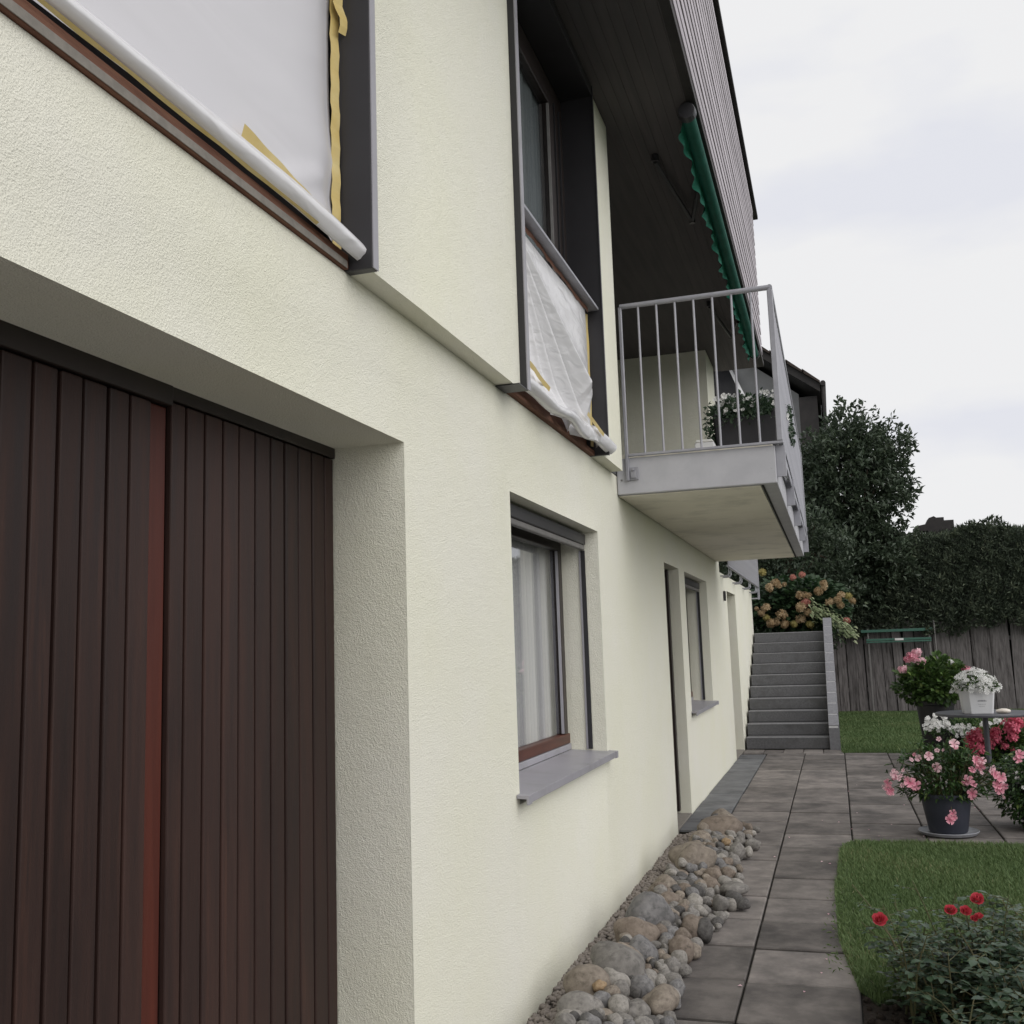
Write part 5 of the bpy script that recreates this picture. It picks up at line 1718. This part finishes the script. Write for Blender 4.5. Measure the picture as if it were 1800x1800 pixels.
# fallen petals and leaf scraps on the paving
n = 46
pos = np.stack([rng.uniform(0.85, 2.6, n), rng.uniform(4.4, 10.5, n), np.full(n, 0.004)], 1)
far = pos[:, 0] > 1.40
pos[far, 1] = rng.uniform(8.95, 12.5, far.sum())
o = leaves('fallen_petals', pos, np.stack([rng.normal(size=n), rng.normal(size=n), 0.05 * rng.random(n)], 1), np.tile([[0.1, 0.0, 1.0]], (n, 1)), rng.uniform(0.010, 0.026, n), 'palepink', None, 0.7, False)
tag(o, 'a few pale petals and scraps fallen on the paving slabs', 'petals', None, 'stuff')

# ================================================================== RIVER STONES AND GRAVEL
gb = MB().box(-0.05, 0.37, 3.306, 9.262, -0.16, -0.052).build('gravel_bed', 'gravelbed')
tag(gb, 'narrow gravel bed along the foot of the house wall', None, None, 'structure')
iv, jf = ico(1)
n = 4200
pos = np.stack([rng.uniform(0.005, 0.40, n), 3.4 + 5.8 * rng.random(n), np.zeros(n)], 1)
pos[:, 2] = -0.045 + 0.05 * np.clip(pos[:, 0] / 0.3, 0, 1) + rng.random(n) * 0.012
T = frames(pos, rand_unit(n) * 0.4 + np.array([0, 0, 1]), rng.uniform(0.008, 0.021, n))
T[:, :, 0] *= rng.uniform(0.8, 1.5, n)[:, None]
T[:, :, 2] *= 0.7
V, F = instances(iv, jf, T)
V += rng.normal(size=V.shape) * 0.0010
o = link('gravel', fast_mesh('gravel', V, F, 'gravelmat', True))
tag(o, 'brownish gravel between the house wall and the river stones', 'gravel', None, 'stuff')


def stone_mesh(seed, sub=3):
    V, F = ico(sub)
    r = np.random.default_rng(100 + seed)
    a = np.zeros(len(V))
    for k in range(5):
        dv_ = r.normal(size=3)
        dv_ /= np.linalg.norm(dv_)
        a += r.uniform(-0.10, 0.10) * np.sin(2.2 * (k * 0.5 + 1) * (V @ dv_) + r.uniform(0, 6))
    V = V * (1 + a)[:, None]
    for k in range(3):                       # worn flat sides
        dv_ = r.normal(size=3)
        dv_ /= np.linalg.norm(dv_)
        h = V @ dv_
        lim = r.uniform(0.72, 0.9)
        V = V - np.clip(h - lim, 0, None)[:, None] * dv_ * 0.75
    return V, F


SM = {}


def stone_data(v, mat):
    if (v, mat) not in SM:
        V, F = stone_mesh(v)
        SM[(v, mat)] = fast_mesh('river_stone', V, F, 'stone%d' % mat, True)
    return SM[(v, mat)]


ST = [(0.39, 9.30, 0.085, 0.226, 0.16, 1, 'pinkish tan boulder at the far end of the stone row by the house door'),
      (0.41, 8.79, 0.095, 0.327, 0.19, 4, 'long brown grey boulder second from the far end of the stone row'),
      (0.32, 8.34, 0.07, 0.18, 0.15, 1, 'squarish brown boulder in front of the long brown grey one'),
      (0.39, 7.99, 0.05, 0.13, 0.09, 3, 'pale tan stone between the brown and the broad tan boulder'),
      (0.35, 7.52, 0.10, 0.33, 0.21, 1, 'broad smooth tan boulder in the far half of the stone row'),
      (0.29, 7.15, 0.05, 0.17, 0.09, 4, 'flat brown stone leaning before the broad tan boulder'),
      (0.29, 6.65, 0.075, 0.20, 0.15, 1, 'brown boulder at mid length of the stone row nearest the wall'),
      (0.26, 6.34, 0.06, 0.16, 0.12, 1, 'ochre tan rounded stone beside the wall at mid row'),
      (0.36, 6.38, 0.06, 0.15, 0.12, 4, 'brown grey rounded stone beside the ochre tan one at mid row'),
      (0.33, 5.88, 0.11, 0.27, 0.22, 2, 'large angular grey granite boulder in the middle of the stone row'),
      (0.31, 5.58, 0.08, 0.23, 0.16, 4, 'reddish brown boulder leaning on the grey granite one'),
      (0.40, 5.27, 0.08, 0.15, 0.17, 2, 'dark grey upright oval stone behind the largest round boulder'),
      (0.33, 5.16, 0.08, 0.17, 0.15, 1, 'tan boulder half hidden behind the largest round grey one'),
      (0.34, 4.97, 0.10, 0.24, 0.21, 0, 'largest round grey boulder near the camera end of the row'),
      (0.26, 4.74, 0.08, 0.23, 0.16, 1, 'tan brown boulder next to the wall in front of the round grey one'),
      (0.35, 4.79, 0.07, 0.15, 0.13, 3, 'light grey tan stone with cracked face behind the ochre pebble'),
      (0.315, 4.66, 0.115, 0.072, 0.045, 6, 'small ochre brown pebble lying on the stones near the camera'),
      (0.48, 4.81, 0.06, 0.125, 0.115, 2, 'bluish grey smooth stone behind the flat tan stone'),
      (0.585, 4.68, 0.055, 0.165, 0.105, 1, 'flat round tan stone lying alone on the path slab'),
      (0.51, 4.55, 0.05, 0.115, 0.095, 0, 'round grey stone in front of the flat tan stone'),
      (0.27, 4.50, 0.06, 0.19, 0.12, 0, 'broad grey tan boulder at the camera end of the row near the wall'),
      (0.345, 4.56, 0.075, 0.10, 0.08, 2, 'smooth grey stone resting on the broad grey tan boulder'),
      (0.25, 4.39, 0.05, 0.11, 0.08, 3, 'pale stone at the very front of the stone row'),
      (0.38, 4.44, 0.05, 0.10, 0.075, 1, None), (0.46, 4.45, 0.045, 0.09, 0.07, 0, None), (0.42, 4.60, 0.06, 0.09, 0.08, 0, None),
      (0.48, 4.99, 0.045, 0.10, 0.09, 3, 'whitish stone beside the bluish grey one'), (0.52, 5.12, 0.045, 0.075, 0.09, 3, None), (0.555, 5.22, 0.045, 0.09, 0.09, 0, None),
      (0.57, 5.44, 0.065, 0.13, 0.13, 4, 'dark brown tilted stone at the path edge'), (0.46, 5.55, 0.05, 0.075, 0.08, 0, None),
      (0.64, 5.84, 0.06, 0.095, 0.12, 5, 'dark grey pointed stone leaning at the path edge'), (0.57, 5.86, 0.06, 0.13, 0.12, 4, 'reddish brown flat faced stone at the path edge'),
      (0.45, 5.97, 0.06, 0.09, 0.09, 5, None), (0.66, 6.47, 0.05, 0.095, 0.095, 0, None),
      (0.70, 6.89, 0.048, 0.185, 0.09, 0, 'long flat grey stone reaching farthest onto the path slabs'), (0.71, 6.68, 0.042, 0.10, 0.08, 5, None), (0.78, 6.55, 0.038, 0.085, 0.065, 5, 'small dark stone out on the path slab'),
      (0.54, 6.95, 0.055, 0.12, 0.085, 4, None), (0.60, 9.10, 0.048, 0.12, 0.09, 4, 'reddish round stone at the far path edge'),
      (0.70, 8.41, 0.045, 0.13, 0.085, 0, 'flat striped grey stone at the far path edge'), (0.62, 8.04, 0.06, 0.11, 0.12, 0, None), (0.69, 8.08, 0.045, 0.085, 0.08, 3, None),
      (0.60, 8.46, 0.05, 0.085, 0.085, 0, None), (0.52, 8.23, 0.09, 0.067, 0.055, 6, 'small ochre pebble lying in the far part of the row'), (0.53, 8.80, 0.06, 0.09, 0.11, 2, None),
      (0.62, 7.29, 0.05, 0.10, 0.085, 4, None), (0.62, 7.74, 0.05, 0.10, 0.09, 0, None), (0.62, 7.10, 0.045, 0.10, 0.07, 3, None), (0.54, 7.19, 0.06, 0.10, 0.10, 4, None)]
GRP = 'river stones heaped along the house wall'
ANCH = {0: 'pinkish tan end boulder', 1: 'long brown grey boulder', 2: 'squarish brown boulder', 4: 'broad smooth tan boulder', 6: 'brown mid row boulder',
        9: 'angular grey granite boulder', 13: 'largest round grey boulder', 18: 'flat round tan stone', 20: 'broad foremost boulder',
        29: 'dark brown tilted stone', 31: 'dark pointed stone', 35: 'long flat grey stone'}
TONE = ('mid grey', 'tan', 'bluish grey', 'pale', 'brown', 'dark grey', 'ochre')


def cobble_label(x, y, w, m_):
    k = min(ANCH, key=lambda a: (ST[a][0] - x) ** 2 + (ST[a][1] - y) ** 2)
    dx, dy = x - ST[k][0], y - ST[k][1]
    side = ('path' if dx > 0 else 'wall') if abs(dx) > abs(dy) * 0.8 else ('far' if dy > 0 else 'near')
    return '%s %s cobble on the %s side of the %s' % ('small' if w < 0.062 else 'fist sized' if w < 0.08 else 'larger', TONE[m_], side, ANCH[k])


def put_stone(i, x, y, z, w, h, mat, label, tilt=0.35):
    o = link('river_stone', stone_data(i % 12, mat))
    o.location = (x, y, z)
    o.scale = (w * 0.5, w * rnd.uniform(0.46, 0.60), h * 0.54)
    o.rotation_euler = (rnd.uniform(-tilt, tilt), rnd.uniform(-tilt, tilt), rnd.uniform(-0.5, 0.5))
    tag(o, label or cobble_label(x, y, w, mat), 'stone', GRP)
    return o


placed = []
for i, (x, y, z, w, h, m_, lab) in enumerate(ST):
    put_stone(i, x, y, z, w * 1.05, h * 1.05, m_, lab, 0.25)
    placed.append((x, y, w * 0.5))
# fill: smaller cobbles between the listed ones
tries = 0
nfill = 0
while nfill < 215 and tries < 14000:
    tries += 1
    y = rnd.uniform(4.05, 9.2)
    half = 0.18 + 0.05 * math.sin(y * 2.1)
    x = 0.50 + rnd.uniform(-0.22, half)
    w = rnd.uniform(0.05, 0.10)
    if any((x - a) ** 2 + ((y - b) * 0.9) ** 2 < (0.66 * (c + w * 0.5)) ** 2 for a, b, c in placed): continue
    h = w * rnd.uniform(0.6, 0.9)
    z = max(h * 0.42, 0.13 * (1 - (x - 0.28) / 0.42) * 0.8 + h * 0.2)
    put_stone(rnd.randrange(12), x, y, z, w, h, rnd.choice((0, 0, 0, 1, 2, 3, 4, 5)), None, 0.6)
    placed.append((x, y, w * 0.5))
    nfill += 1
# rubble core that carries the heap
hc = []
for k in range(26):
    y = 4.1 + k * 0.2
    hc.append(y)
core = MB()
core.prism([(0.22, -0.06), (0.62, -0.03), (0.56, 0.025), (0.40, 0.075), (0.28, 0.05)], 'y', 4.0, 9.22)
o = core.build('rubble', 'gravelbed')
tag(o, 'fine rubble under the heap of river stones', 'rubble', None, 'stuff')

# cobbles that would read alike are told apart by their order from the camera
by = {}
for o in bpy.data.objects:
    if o.name.startswith('river_stone') and o.parent is None:
        by.setdefault(o['label'], []).append(o)
ORD = ('nearest', 'second', 'third', 'fourth', 'fifth', 'sixth', 'seventh', 'eighth')
for lab, L_ in by.items():
    if len(L_) > 1:
        for k, o in enumerate(sorted(L_, key=lambda q: q.location.y)):
            o['label'] = ORD[min(k, 7)] + ' ' + lab
